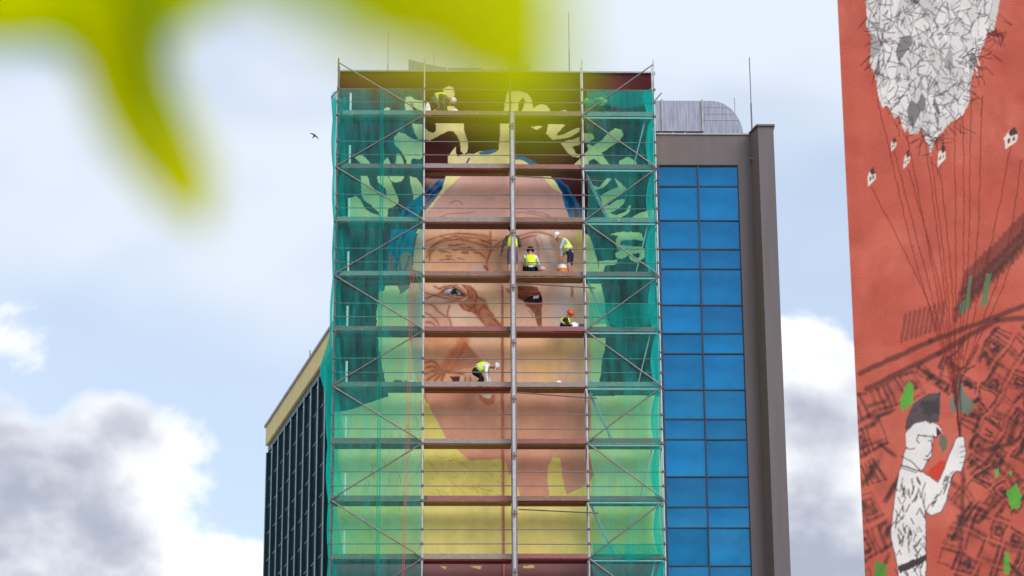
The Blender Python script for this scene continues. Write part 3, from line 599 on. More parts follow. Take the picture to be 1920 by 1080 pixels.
# hoist mast in front of the middle
ms = SZ(963, 620, -.3)[0]; mz = SZ(961, 212, -.3)[1]
mast = empty('hoist_mast', at_front(ms, -.3, 0), YAW, 'straight aluminium hoist mast rising up the middle of the scaffold', 'mast')
MB().box(-.09, -.055, -.05, .05, 0, mz).build('rail', M_galv, mast); MB().box(.055, .09, -.05, .05, 0, mz).build('rail', M_galv, mast); MB().box(-.05, .05, -.03, .03, 0, mz+.05).build('web', M_alu, mast)
jm = MB().box(-.1, .1, -.058, .058, -.02, .02).box(-.02, .02, -.075, -.03, -.12, .12).mesh('joint', M_dark_tube)
for k in range(16): link('joint', jm, mast, (0, 0, mz-.5-2*k))
for k in range(12): MB().box(-.02, .02, .05, .3, -.03, .03).build('wall_tie', M_dark_tube, mast, (-.07, 0, mz-.95-2*k))

# ------------------------------------------------------------------ nets
def net_sheet(x0, x1, dd, z0, z1, seed, scal_l=0.0, scal_r=0.0):
    r = np.random.default_rng(seed); ph = r.random(12)*6.28
    def fn(u, v):
        z = z0+(z1-z0)*v; q = (Z0-z)/2.0; f = abs(math.sin(math.pi*q))
        x = x0+(x1-x0)*u
        x += scal_l*f*(1-u)**6 - scal_r*f*u**6
        y = dd+.012*math.sin(x*9+ph[0])+.02*math.sin(x*3.1+z*.7+ph[1])*f-.03*f*math.sin(math.pi*u)+.01*math.sin(z*5+x*4+ph[2])
        return (x, y, z)
    return fn
znt, znb = SZ(700, 168, 0)[1], 12.0
nl = empty('safety_net', FO, YAW, 'green safety net over the left scaffold bay, beside the finned wing', 'safety net')
MB().grid(net_sheet(BX[0]+.03, BX[1]-.03, -.03, znb, znt, 1), 36, 180).build('front_sheet', M_net, nl, smooth=True)
def side_l(u, v):
    z = znb+(znt-.05-znb)*v; q = (Z0-z)/2; f = abs(math.sin(math.pi*q))
    x = -.06-.10*math.sin(math.pi*min(1, u*1.2))*(.6+.6*f)-.07*math.sin(z*.55+1)*math.sin(math.pi*u)+.03*math.sin(u*19+z*1.1)
    tw_ = math.exp(-((z-SZ(615, 690)[1])/.75)**2)
    return (x-.24*tw_*math.sin(math.pi*u), -.04+u*1.0, z)
MB().grid(side_l, 20, 180).build('side_sheet', M_net_side, nl, smooth=True)
def inner_l(u, v):
    z = znb+(znt-.05-znb)*v; q = (Z0-z)/2; f = (q % 1.0)
    return (.02+u*(.16+.30*f*f)+.02*math.sin(z*3), .74-.10*u+.03*math.sin(u*9+z), z)
MB().grid(inner_l, 10, 220).build('inner_fold', M_net_side, nl, smooth=True)
for sx_ in (1.52, 1.6): MB().grid(lambda u, v: (sx_+u*.05, -.052+.01*math.sin(v*90), znb+(znt-znb)*v), 1, 120).build('seam', M_net_side, nl, smooth=True)
nr = empty('safety_net', FO, YAW, 'green safety net over the right scaffold bay, beside the blue glass', 'safety net')
MB().grid(net_sheet(BX[3]+.05, BX[4]-.02, -.03, znb, znt, 2, .10, .0), 32, 200).build('front_sheet', M_net, nr, smooth=True)
def side_r(u, v):
    z = znb+(znt+.1-znb)*v; q = (Z0-z)/2; f = abs(math.sin(math.pi*q))
    return (BX[4]-.28*math.sin(math.pi*u)*(.35+.65*f)-.05+.05*math.sin(z*.8)+.03*math.sin(u*21+z*1.7), -.035+u*.9, z)
MB().grid(side_r, 20, 200).build('side_sheet', M_net_side, nr, smooth=True)
def patch_r(x0, x1, za, zb_):
    return lambda u, v: (x0+(x1-x0)*u, -.045+.012*math.sin(u*17+v*5), za+(zb_-za)*v+.08*math.sin(u*8)*(1-v))
for (u0, u1, va, vb) in ((1104, 1230, 612, 570), (1112, 1240, 1046, 1020), (1100, 1225, 200, 172)):
    MB().grid(patch_r(SZ(u0, va)[0], SZ(u1, va)[0], SZ(u0, va)[1], SZ(u0, vb)[1]), 16, 5).build('overlap_patch', M_net_side, nr, smooth=True)

# ------------------------------------------------------------------ rope and pulley
ps, pz_ = SZ(773, 516, -.25)
pu = empty('rope_pulley', at_front(ps, -.25, pz_), YAW, 'small red pulley on a bracket beside the left net', 'pulley')
MB().lathe([(.02, -.03), (.055, -.03), (.04, 0), (.055, .03), (.02, .03)], n=14).build('wheel', mat('red_paint', (190, 30, 40), .5), pu).rotation_euler = (R(90), 0, 0)
MB().tube((0, 0, .0), (0, 0, .22), .014, 6).tube((0, 0, .2), (.36, .2, .12), .02, 6).tube((.04, 0, .2), (.36, .2, -.5), .016, 6).build('bracket', M_galv, pu)
M_rope = mat('red_rope', (206, 44, 62), .7)
rp = empty('hoist_rope', at_front(ps, -.25, 0), YAW, 'doubled red rope hanging from the pulley down the left bay', 'rope')
for o_, x_end, y_end in ((-.05, -.56, -.3), (.05, -.53, -.3)):
    MB().tube((o_, 0, pz_), (o_*.3+x_end*.5, y_end*.5, pz_*.5+2), .008, 6).tube((o_*.3+x_end*.5, y_end*.5, pz_*.5+2), (x_end-.4, y_end, 0.02), .008, 6).build('strand', M_rope, rp)

# ------------------------------------------------------------------ people
SKINC = mat('skin', (190, 132, 104), .6, 0, .08, 9); M_vest = mat('hi_vis_yellow', (218, 252, 10), .6, 0, .08, 9); M_silver = mat('reflective_band', (200, 206, 190), .4)
CL = {'navy': mat('navy_cloth', (34, 34, 56), .9), 'black': mat('black_cloth', (22, 22, 26), .9), 'grey': mat('grey_cloth', (92, 88, 92), .9), 'white': mat('white_cloth', (226, 226, 228), .9), 'check': mat('checked_cloth', (170, 170, 184), .9, 0, .6, 30), 'dark': mat('dark_cloth', (60, 40, 44), .9)}
HEL = {'white': mat('white_helmet', (238, 236, 234), .35), 'orange': mat('orange_helmet', (222, 84, 24), .4), 'green': mat('green_helmet', (70, 220, 50), .4), 'dark': mat('dark_hair', (30, 24, 26), .8)}
def skin_mesh(name, verts, edges, rads, sub=1):
    me = bpy.data.meshes.new(name); me.from_pydata(verts, edges, []); o = bpy.data.objects.new(name, me); COL.objects.link(o)
    md = o.modifiers.new('skin', 'SKIN'); md.use_smooth_shade = True
    for i, r in enumerate(rads): me.skin_vertices[0].data[i].radius = (r, r)
    me.skin_vertices[0].data[0].use_root = True
    o.modifiers.new('sub', 'SUBSURF').levels = sub
    dg = bpy.context.evaluated_depsgraph_get(); out = bpy.data.meshes.new_from_object(o.evaluated_get(dg)); bpy.data.objects.remove(o); out.name = name
    for p in out.polygons: p.use_smooth = True
    return out
def person(u, vdeck_k, dd, label, J, legs, sleeves, head='white', brim=(0, -1), band=True, bare_arm=False, short=False):
    s = SZ(u, 500, dd)[0]
    o = empty('person', at_front(s, dd, Z0-2*vdeck_k+.012), YAW, label, 'person', 'workers on the scaffold'); o.scale = (1.12, 1.12, 1.12)
    V = {k: Vector(v) for k, v in J.items()}
    V['neck'] = V['chest'].lerp(V['head'], .48)
    for sd in 'lr':
        V['sh'+sd] = Vector(J.get('sh'+sd, V['chest']+Vector(((-.17 if sd == 'l' else .17), 0, .04)))); V['hip'+sd] = V['pelvis']+Vector(J.get('hipo'+sd, ((-.09 if sd == 'l' else .09), 0, -.04)))
    order = ['pelvis', 'waist', 'chest', 'neck', 'head', 'crown']
    V['waist'] = V['pelvis'].lerp(V['chest'], .45); V['crown'] = V['head']+(V['head']-V['neck']).normalized()*.09
    fwd = Vector(brim if len(brim) == 3 else (brim[0], brim[1], 0)).normalized()
    V['nose'] = V['head']+fwd*.11-(V['head']-V['neck']).normalized()*.01
    rad = dict(pelvis=.14, waist=.13, chest=.15, neck=.055, head=.095, crown=.075, nose=.018)
    ed = [('pelvis', 'waist'), ('waist', 'chest'), ('chest', 'neck'), ('neck', 'head'), ('head', 'crown'), ('head', 'nose')]
    for sd in 'lr':
        for n, r in (('sh', .075), ('el', .05), ('ha', .036), ('hip', .10), ('kn', .068), ('an', .045), ('to', .035)): order.append(n+sd); rad[n+sd] = r
        V['to'+sd] = V['an'+sd]+Vector(J.get('toe', (0, .14, -.04)))
        ed += [('chest', 'sh'+sd), ('sh'+sd, 'el'+sd), ('el'+sd, 'ha'+sd), ('pelvis', 'hip'+sd), ('hip'+sd, 'kn'+sd), ('kn'+sd, 'an'+sd), ('an'+sd, 'to'+sd)]
        hd = (V['ha'+sd]-V['el'+sd]).normalized(); sx = hd.orthogonal().normalized()
        for f in range(5):
            n = 'f%d%s' % (f, sd); off = sx*((f-2)*.017)
            V[n+'a'] = V['ha'+sd]+hd*.055+off*1.1 if f else V['ha'+sd]+hd*.02+sx*.045; V[n+'b'] = V[n+'a']+hd*(.05, .07, .08, .075, .055)[f]+hd.cross(sx)*.02
            order += [n+'a', n+'b']; rad[n+'a'] = .011; rad[n+'b'] = .008; ed += [('ha'+sd, n+'a'), (n+'a', n+'b')]
    order.append('nose'); idx = {n: i for i, n in enumerate(order)}
    me = skin_mesh('body', [V[n] for n in order], [(idx[a], idx[b]) for a, b in ed], [rad[n] for n in order])
    for m in (SKINC, CL[legs], CL[sleeves]): me.materials.append(m)
    segs = []
    for a, b in ed:
        if a in ('pelvis', 'hipl', 'hipr') or (a[:2] == 'kn' and not short) or a[:2] == 'an': k = 1
        elif a in ('waist', 'chest') and b != 'neck': k = 2
        elif a[:2] == 'sh' or (a[:2] == 'el' and not bare_arm): k = 2
        else: k = 0
        if a == 'pelvis' and b == 'waist': k = 2
        segs.append((V[a], V[b], k))
    for p in me.polygons:
        best = (9, 0)
        for a, b, k in segs:
            ab = b-a; t = max(0, min(1, (p.center-a).dot(ab)/max(ab.length_squared, 1e-9))); dist = (p.center-(a+ab*t)).length
            if dist < best[0]: best = (dist, k)
        p.material_index = best[1]
    link('body', me, o)
    vv = [V['pelvis'].lerp(V['waist'], .35), V['waist'], V['chest'], V['chest'].lerp(V['neck'], .3), V['shl'].lerp(V['chest'], .25), V['shr'].lerp(V['chest'], .25)]
    vm = skin_mesh('vest', vv, [(0, 1), (1, 2), (2, 3), (2, 4), (2, 5)], [.19, .18, .198, .1, .122, .122]); vm.materials.append(M_vest); ve = link('vest', vm, o)
    if band:
        ax = (V['chest']-V['pelvis']).normalized(); b = MB()
        c0 = V['waist'].lerp(V['pelvis'], .1); b.tube(c0-ax*.025, c0+ax*.02, .172, 14); b.build('reflective_band', M_silver, ve)
    hx = (V['crown']-V['neck']).normalized(); rot = Vector((0, 0, 1)).rotation_difference(hx)
    h = MB().lathe([(.118, -.02), (.122, .02), (.11, .07), (.075, .115), (.02, .132)], n=14)
    if head != 'dark':
        fl = rot.inverted() @ fwd; fl.z = 0; fl.normalize(); sd_ = Vector((-fl.y, fl.x, 0))
        q = [fl*.10-sd_*.08, fl*.175-sd_*.045, fl*.175+sd_*.045, fl*.10+sd_*.08]; h.slab([(a.x, a.y) for a in q], -.022, -.008)
    hm = h.build('helmet' if head != 'dark' else 'hair', HEL[head], o, V['head']+hx*.035, True); hm.rotation_mode = 'QUATERNION'; hm.rotation_quaternion = rot
    ey = MB()
    for sg in (-1, 1):
        c0 = V['head']+fwd*.088+fwd.cross(hx)*(.034*sg)+hx*.01; ey.tube(c0, c0+fwd*.012, .012, 6)
    ey.build('eyes', HEL['dark'], o)
    return o
stand_legs = dict(knl=(-.11, .03, .48), knr=(.11, .03, .48), anl=(-.12, 0, .09), anr=(.12, 0, .09))
person(961, 3, .42, 'worker in hi-vis vest and grey shorts standing behind the aluminium mast', dict(pelvis=(0, 0, .92), chest=(0, .02, 1.34), head=(0, .06, 1.63), ell=(-.3, .02, 1.12), hal=(-.33, .16, .92), elr=(.26, .12, 1.12), har=(.2, .3, 1.2), **stand_legs), 'grey', 'grey', 'dark', (0, 1), short=True)
person(995, 3, .40, 'dark-haired worker in hi-vis vest squatting with back turned at the brow of the mural', dict(pelvis=(0, -.02, .32), chest=(0, .06, .70), head=(.0, .12, .95), ell=(-.25, .2, .52), hal=(-.16, .36, .62), elr=(.27, .18, .5), har=(.2, .36, .5), knl=(-.2, .26, .48), knr=(.2, .26, .48), anl=(-.16, .06, .09), anr=(.16, .06, .09)), 'black', 'white', 'dark', (0, 1))
person(1061, 3, .36, 'worker in white helmet, checked sleeves and navy shorts stooping over a paint bucket', dict(pelvis=(.14, .02, .84), chest=(-.04, .0, 1.22), head=(-.24, -.02, 1.40), shl=(-.06, -.17, 1.22), shr=(-.0, .17, 1.22), ell=(-.18, -.2, .95), hal=(-.14, -.16, .68), elr=(.02, .2, .96), har=(-.14, .1, .74), hipol=(0, -.09, -.05), hipor=(.03, .09, -.05), knl=(.08, -.11, .46), knr=(.16, .11, .46), anl=(.12, -.1, .09), anr=(.2, .1, .09), toe=(-.14, 0, -.04)), 'navy', 'check', 'white', (-1, -.2), short=True)
person(1063, 4, .34, 'worker in orange helmet crouching low behind the toe board at a white sack', dict(pelvis=(-.16, .06, .26), chest=(-.04, .02, .42), head=(.06, -.02, .60), shl=(-.06, -.16, .42), shr=(-.02, .18, .42), ell=(.02, -.22, .2), hal=(.16, -.2, .18), elr=(.1, .2, .22), har=(.22, .12, .2), hipol=(0, -.09, -.03), hipor=(0, .09, -.03), knl=(.06, -.14, .1), knr=(.06, .14, .1), anl=(-.3, -.1, .08), anr=(-.3, .1, .08), toe=(-.12, 0, -.02)), 'black', 'dark', 'orange', (1, -.3))
stoop = dict(pelvis=(-.22, 0, .58), chest=(.16, -.02, .74), head=(.42, -.04, .72), shl=(.16, -.17, .72), shr=(.18, .15, .72), ell=(.14, -.2, .42), hal=(.2, -.16, .16), elr=(.22, .18, .42), har=(.3, .1, .16), hipol=(0, -.09, -.03), hipor=(0, .09, -.03), knl=(.02, -.11, .38), knr=(.06, .11, .36), anl=(-.12, -.1, .09), anr=(-.06, .1, .09), toe=(.14, 0, -.04))
person(902, 5, .36, 'worker in white helmet, white sleeves and black trousers bent over at the painted mouth', stoop, 'black', 'white', 'white', (.35, -.15, -1))
person(822, 0, .38, 'worker bent double on the topmost deck beside white bags', {**stoop, 'pelvis': (-.2, 0, .66), 'head': (.4, -.05, .62), 'chest': (.14, -.02, .76)}, 'grey', 'grey', 'white', (.35, -.15, -1))
person(1134, 0, .40, 'worker in green helmet stooping behind the right net on the topmost deck', {k: (-v[0], v[1], v[2]*.82 if k in ('pelvis', 'chest', 'head', 'shl', 'shr') else v[2]) if len(v) == 3 else v for k, v in {**stoop}.items()}, 'navy', 'grey', 'green', (-.35, -.15, -1))

# ------------------------------------------------------------------ painters' things on the decks
def bucket(u, k, dd, label, body, lab=None, r=.15, h=.3, group=None):
    s = SZ(u, 500, dd)[0]; o = empty('paint_bucket', at_front(s, dd, Z0-2*k+.012), YAW, label, 'bucket', group)
    MB().lathe([(r*.85, 0), (r, h), (r*1.06, h), (r*1.06, h+.025), (r*.9, h+.02), (r*.85, h-.03)], n=16).build('pail', body, o, smooth=False)
    if lab: MB().lathe([(r*.885, h*.2), (r*.985, h*.75), (r*.99, h*.75), (r*.89, h*.2)], n=16).build('paper_label', lab, o)
    c = MB()
    for i in range(8):
        t0, t1 = math.pi*i/8, math.pi*(i+1)/8; c.tube((r*1.05*math.cos(t0), -.05*math.sin(t0)-.02, h+r*.9*math.sin(t0)*.6), (r*1.05*math.cos(t1), -.05*math.sin(t1)-.02, h+r*.9*math.sin(t1)*.6), .006, 5)
    c.build('handle', M_galv, o); return o
M_or = mat('orange_label', (226, 120, 30), .5); M_tealp = mat('teal_plastic', (0, 84, 92), .5); M_bluep = mat('blue_plastic', (30, 90, 160), .5)
bucket(1054, 3, .22, 'white paint bucket with orange label below the stooping checked worker', M_white, M_or, .17, .42)
bucket(1016, 3, .22, 'white paint bucket with orange rim beside the squatting worker', mat('grey_white_pail', (190, 186, 196), .5), mat('striped_label', (200, 90, 70), .6), .13, .36)
bucket(748, 5, .24, 'dark teal tub behind the left net near the red rope', M_tealp, None, .15, .2)
bucket(770, 5, .24, 'shallow white tub behind the left net beside the red rope', M_white, None, .19, .2)
bucket(1088, 4, .2, 'dark blue pot at the deck end beside the white sack', M_bluep, None, .1, .24)
bucket(1060, 0, .25, 'small cream pot on the topmost deck right of the mast', mat('cream_plastic', (220, 205, 170), .5), None, .12, .22)
def sack(u, k, dd, label, wd, hg, m=M_white):
    s = SZ(u, 500, dd)[0]; r = random.Random(int(u)); o = MB()
    def fn(a, b):
        t = a*2*math.pi; p_ = b*math.pi/2; n = 1+.12*math.sin(3*t+u)+.08*math.sin(5*t+2*b)
        return (wd*math.cos(t)*math.cos(p_)*n, wd*.6*math.sin(t)*math.cos(p_)*n, hg*math.sin(p_)*(1+.1*math.sin(2*t+u)))
    o.grid(fn, 16, 6); ob = o.build('plastic_sack', m, None, at_front(s, dd, Z0-2*k+.012), True); ob.rotation_euler = (0, 0, YAW)
    return tag(ob, label, 'sack', 'sacks on the decks')
sack(1075, 4, .2, 'rounded white sack in front of the orange-helmeted worker', .24, .34)
sack(851, 0, .2, 'white plastic bag lying right of the worker on the topmost deck', .2, .3)
sack(800, 0, .2, 'crumpled white bag left of the worker on the topmost deck', .12, .5)
sack(1045, 5, .2, 'small white rag bundle on the deck right of the mast', .14, .24)
sack(906, 3, .25, 'small white bundle on the deck below the painted brow', .12, .22)

# ------------------------------------------------------------------ red block with the drawn mural
RC = at_depth(1596, 540, 35.0); RY = -R(10)
red = empty('red_block', (RC.x, RC.y, 0), RY, 'brick-red rendered block with a drawing of a capped boy holding many strings', 'building')
ce, se = math.cos(RY), math.sin(RY)
def rw(X, Z): return RC.x+ce*X, RC.y+se*X, Z
def paint_red(c):
    RED = (190, 92, 75)
    full = [(1400, -400), (2300, -400), (2300, 1500), (1400, 1500)]
    c.mottle(full, (204, 110, 92), 120, 81, .4, .65, .6); c.mottle(full, (176, 78, 64), 40, 83, .5, .75, .5)
    BK = (54, 44, 44); r = random.Random(21)
    # avenue and street plan
    for a, b in (((1612, 700), (1745, 640)), ((1625, 730), (1760, 662)), ((1745, 640), (1930, 570)), ((1760, 662), (1870, 600)), ((1870, 600), (1940, 596))): c.line([a, b], 6, BK, .7, 4)
    for i in range(9): x = 1690+i*9; c.line([(x, 640-i*3), (x+8, 590-i*3)], 3, BK, .5, 3)
    for i in range(16):
        x = 1790+i*9; y0 = 600-i*9; c.line([(x, y0), (x+22, y0-90)], 4, BK, .55, 4); c.line([(x, y0-20), (x+16, y0-26)], 4, BK, .55, 3); c.line([(x+10, y0-50), (x+28, y0-56)], 4, BK, .5, 3)
    def blk(q):
        for t in range(4):
            (ax, ay), (bx, by) = q[t], q[(t+1) % 4]
            if r.random() < .12: continue
            c.line([(ax, ay), ((ax+bx)/2+r.uniform(-2, 2), (ay+by)/2+r.uniform(-2, 2)), (bx, by)], r.uniform(.8, 4.5), BK, r.uniform(.25, .75), r.uniform(1.5, 5))
    def street(ox, oy, ang, cw, ch, nu, nv, keep):
        ca, sa = math.cos(ang), math.sin(ang); jx = [[(r.uniform(-5, 5), r.uniform(-5, 5)) for _ in range(nu+1)] for _ in range(nv+1)]
        for j in range(-nv, nv):
            for i in range(-nu, nu):
                g = .13; q = []
                for (a_, b_) in ((i+g, j+g), (i+1-g, j+g), (i+1-g, j+1-g), (i+g, j+1-g)):
                    ii, jj = int(round(a_)), int(round(b_)); ex, ey = jx[jj % (nv+1)][ii % (nu+1)]
                    x, y = a_*cw+ex, b_*ch+ey; q.append((ox+x*ca-y*sa, oy+x*sa+y*ca))
                cx, cy = sum(p_[0] for p_ in q)/4, sum(p_[1] for p_ in q)/4
                if not keep(cx, cy) or r.random() < .1: continue
                blk(q)
                if r.random() < .45:
                    k = r.uniform(.3, .6); blk([(cx+(x-cx)*k, cy+(y-cy)*k) for x, y in q])
                if r.random() < .3: c.line([((q[0][0]+q[1][0])/2, (q[0][1]+q[1][1])/2), ((q[2][0]+q[3][0])/2, (q[2][1]+q[3][1])/2)], 3, BK, .6, 3)
    boy = lambda x, y: 1664 < x < 1815 and y > 735 and not (x > 1768 and y > 900)
    below = lambda x, y: y > 745-(x-1612)*.47
    street(1640, 850, -.42, 34, 60, 9, 9, lambda x, y: below(x, y) and x < 1722 and not boy(x, y))
    street(1840, 720, -.98, 28, 40, 12, 12, lambda x, y: below(x, y) and x >= 1722 and y < 800+(x-1722)*.4 and not boy(x, y))
    street(1850, 870, .78, 36, 32, 9, 9, lambda x, y: below(x, y) and x >= 1765 and 800+(x-1722)*.4 <= y <= 965 and not boy(x, y))
    street(1850, 1010, -1.2, 40, 36, 9, 9, lambda x, y: x >= 1740 and y > 960 and not boy(x, y))
    for i in range(60):
        x, y = r.uniform(1614, 1930), r.uniform(650, 1090); f = r.choice((-1.15, -.95, .6, -.42))+r.uniform(-.15, .15); Lr = r.uniform(20, 60)
        if boy(x, y) or not below(x, y): continue
        c.line(curve([(x, y), (x+Lr*.5*math.cos(f)+r.uniform(-4, 4), y+Lr*.5*math.sin(f)), (x+Lr*math.cos(f), y+Lr*math.sin(f))], 4), r.uniform(1.5, 5), BK, r.uniform(.25, .6), r.uniform(2, 6))
    for i in range(26):
        x, y = r.uniform(1620, 1920), r.uniform(720, 1080)
        if not boy(x, y): c.glow(x, y, r.uniform(8, 22), r.uniform(10, 30), (96, 50, 46), .3)
    for p, col in (([(1705, 713), (1713, 725), (1712, 755), (1692, 773), (1687, 748)], (84, 168, 62)), ([(1905, 905), (1916, 930), (1912, 952), (1897, 956), (1886, 924)], (84, 168, 62)), ([(1640, 1050), (1662, 1058), (1662, 1090), (1638, 1090)], (70, 140, 56)), ([(1884, 1035), (1893, 1035), (1894, 1075), (1882, 1075)], (80, 160, 60)), ([(1812, 560), (1816, 520), (1822, 515), (1817, 580), (1800, 588), (1798, 570)], (92, 120, 90)), ([(1850, 512), (1860, 512), (1850, 570), (1838, 576)], (92, 124, 92)), ([(1762, 815), (1775, 818), (1776, 840), (1768, 848), (1761, 832)], (88, 112, 88)), ([(1798, 698), (1808, 735), (1828, 757), (1815, 778), (1800, 768), (1786, 776), (1779, 755), (1790, 732)], (100, 122, 108)), ([(1865, 880), (1873, 878), (1872, 895), (1866, 897)], (90, 170, 80)), ([(1890, 885), (1897, 883), (1897, 896)], (90, 170, 80))): c.fill(p, col, .9)
    c.fill([(1762, 862), (1790, 872), (1752, 905), (1738, 888)], (196, 66, 48)); 
    # strings gathered in the hand
    for a, m_ in (((1634, 350), (1735, 555)), ((1645, 185), (1712, 470)), ((1677, 285), (1738, 520)), ((1700, 250), (1752, 520)), ((1703, 315), (1760, 530)), ((1735, 262), (1768, 520)), ((1745, 290), (1774, 520)), ((1760, 300), (1784, 520)), ((1790, 225), (1792, 520)), ((1806, 215), (1806, 510)), ((1820, 190), (1815, 500)), ((1842, 180), (1830, 480)), ((1895, 275), (1860, 450)), ((1915, 300), (1885, 480)), ((1930, 380), (1880, 540))):
        c.line(curve([a, m_, (1790+(m_[0]-1780)*.12, 715), (1800, 825)], 8), .9, (104, 36, 34), .75, .9)
    c.line([(1802, 830), (1806, 900), (1800, 1060)], 4, BK, .6, 4); c.line([(1800, 700), (1801, 830)], 2, BK, .6, 3)
    # bundle of paper houses
    mass = [(1623, -260), (1623, 0), (1625, 55), (1632, 65), (1632, 120), (1641, 145), (1648, 185), (1656, 203), (1662, 196), (1678, 222), (1684, 216), (1697, 250), (1703, 236), (1706, 251), (1720, 251), (1726, 240), (1735, 262), (1740, 268), (1745, 293), (1752, 265), (1762, 252), (1785, 228), (1806, 216), (1818, 188), (1820, 155), (1828, 125), (1840, 95), (1852, 62), (1862, 60), (1868, 35), (1874, 0), (1880, -260)]
    i = c.fill(mass, (222, 216, 213)); X, Y = c.U[i], c.V[i]; q = np.random.default_rng(9)
    sx = q.uniform(1600, 1900, 330); sy = q.uniform(-260, 300, 330); sv = q.uniform(.8, 1.05, 330); sv[q.random(330) < .05] = .3
    best = np.full(len(X), 1e9); val = np.ones(len(X)); sec = np.full(len(X), 1e9)
    for a, b, v_ in zip(sx, sy, sv):
        dd = np.hypot((X-a)*1.5, (Y-b)*.75); k = dd < best; sec = np.where(k, best, np.minimum(sec, dd)); val = np.where(k, v_, val); best = np.where(k, dd, best)
    val = val*np.where(sec-best < 1.6, .55, 1.0); c.C[i] *= val[:, None]
    for t in range(620):
        x, y = r.uniform(1622, 1868), r.uniform(-200, 262)
        if y > 110 and abs(x-1740) > (300-y)*.62: continue
        f = r.uniform(0, 3.14); Lr = r.uniform(8, 30); c.line([(x, y), (x+Lr*math.cos(f), y+Lr*math.sin(f))], .9, (56, 44, 50), .75, 1)
        if r.random() < .12: c.line([(x, y), (x+4, y+r.uniform(8, 20))], 1.6, (240, 236, 232), .9, .8)
    for t in range(46):
        a = r.choice(mass[2:30]); x, y = a[0]+r.uniform(-6, 6), a[1]+r.uniform(-8, 8); f = r.uniform(-.3, 3.4); c.line(curve([(x, y), (x+r.uniform(-16, 26), y+r.uniform(-14, 22)), (x+r.uniform(-10, 34), y+r.uniform(-4, 30))], 4), .7, (84, 36, 36), .75, .8)
    for x, y, wd, h in ((1634, 330, 8, 19), (1675, 271, 6, 15), (1700, 298, 6, 18), (1765, 290, 8, 24), (1895, 258, 13, 22)):
        c.fill([(x-wd*.8, y+h), (x-wd*.9, y), (x-wd*.2, y-h*.6), (x+wd, y-h*.3), (x+wd*.9, y+h*.3)], (222, 208, 196)); c.fill([(x-wd*.3, y-h*.5), (x+wd*.5, y-h), (x+wd, y-h*.3), (x, y-h*.1)], (84, 58, 56)); c.fill([(x-wd*.45, y+2), (x-wd*.1, y+1), (x-wd*.15, y+h*.45), (x-wd*.5, y+h*.5)], (100, 66, 62)); c.fill([(x+wd*.25, y), (x+wd*.6, y-2), (x+wd*.55, y+h*.25), (x+wd*.2, y+h*.3)], (120, 80, 74))
    # the boy
    W_ = (226, 220, 216); LN = (66, 54, 56)
    torso = [(1690, 873), (1728, 885), (1745, 895), (1758, 905), (1770, 880), (1785, 840), (1795, 820), (1807, 819), (1811, 850), (1804, 885), (1792, 884), (1785, 893), (1776, 932), (1765, 960), (1747, 966), (1735, 958), (1737, 1040), (1735, 1130), (1690, 1130), (1680, 1050), (1670, 1010), (1675, 950), (1682, 900)]
    c.fill(torso, W_); c.line(torso+[torso[0]], 1.2, LN, .8, .9)
    for t in range(90):
        x, y = r.uniform(1676, 1734), r.uniform(895, 1100); f = r.choice((1.1, 2.0, 1.5))+r.uniform(-.2, .2); Lr = r.uniform(8, 20); c.line([(x, y), (x+Lr*math.cos(f), y+Lr*math.sin(f))], r.choice((1, 1.6, 2.4)), LN, .8, .9)
    for t in range(24):
        k = r.random(); x, y = 1745+k*45+r.uniform(-4, 4), 945-k*70+r.uniform(-6, 12); c.line([(x, y), (x-5, y+r.uniform(5, 11))], 1.4, LN, .75, .9)
    c.line(curve([(1736, 958), (1728, 930), (1735, 905)], 4), 1.2, LN, .8); c.fill([(1683, 1062), (1736, 1040), (1737, 1052), (1686, 1076)], (70, 60, 62))
    head = [(1699, 810), (1715, 793), (1735, 789), (1752, 797), (1750, 822), (1748, 856), (1740, 862), (1735, 872), (1728, 884), (1692, 872), (1694, 855), (1699, 842)]
    c.fill(head, W_); c.line(head, 1.1, LN, .7, .8)
    c.fill([(1697, 808), (1699, 784), (1712, 758), (1738, 739), (1764, 735), (1764, 765), (1759, 793), (1745, 793), (1733, 789), (1714, 794)], (92, 80, 82)); c.mottle([(1697, 808), (1699, 784), (1738, 739), (1764, 735), (1759, 793), (1714, 794)], (66, 56, 60), 14, 90)
    c.fill([(1747, 792), (1758, 797), (1767, 812), (1755, 818), (1745, 806)], (232, 226, 222)); c.fill([(1755, 800), (1767, 812), (1757, 817)], (70, 58, 60)); c.line(curve([(1720, 816), (1738, 817), (1757, 820)], 4), 1.4, LN, .85)
    for p in ([(1722, 817), (1719, 826), (1724, 832)], [(1699, 838), (1706, 842), (1716, 841)], [(1746, 822), (1748, 842), (1740, 856), (1736, 854)], [(1733, 862), (1741, 864)], [(1690, 855), (1712, 868), (1728, 885)], [(1688, 877), (1718, 886)], [(1740, 826), (1745, 827)]): c.line(curve(p, 4), 1.2, LN, .85, .8)
    for y in (838, 848, 858, 868): c.line([(1800, y), (1809, y-2)], 1.1, LN, .7, .8)
zr0, zr1 = SZ(0, 0)[1], 0
rz0, rz1 = at_depth(1700, 1110, 35).z, at_depth(1700, -120, 35).z
M_red = paint_mat('red_mural_paint', .55, 34, .85)
xsr = np.arange(0, 3.3, .0135)
painted_wall('mural_wall', xsr, np.arange(rz0, rz1, .0135), rw, 0.0, M_red, red, paint_red, (190, 92, 75))
M_redp = mat('red_render', (192, 96, 79), .85, 0, .1, 1.5, bump=.5)
xe, ze0, ze1 = xsr[-1], rz0, np.arange(rz0, rz1, .0135)[-1]
MB().box(0, 14, .004, .4, 0, ze0).box(xe, 14, .004, .4, ze0+.001, 26).box(0, xe, .004, .4, ze1, 25.99).build('wall', M_redp, red)
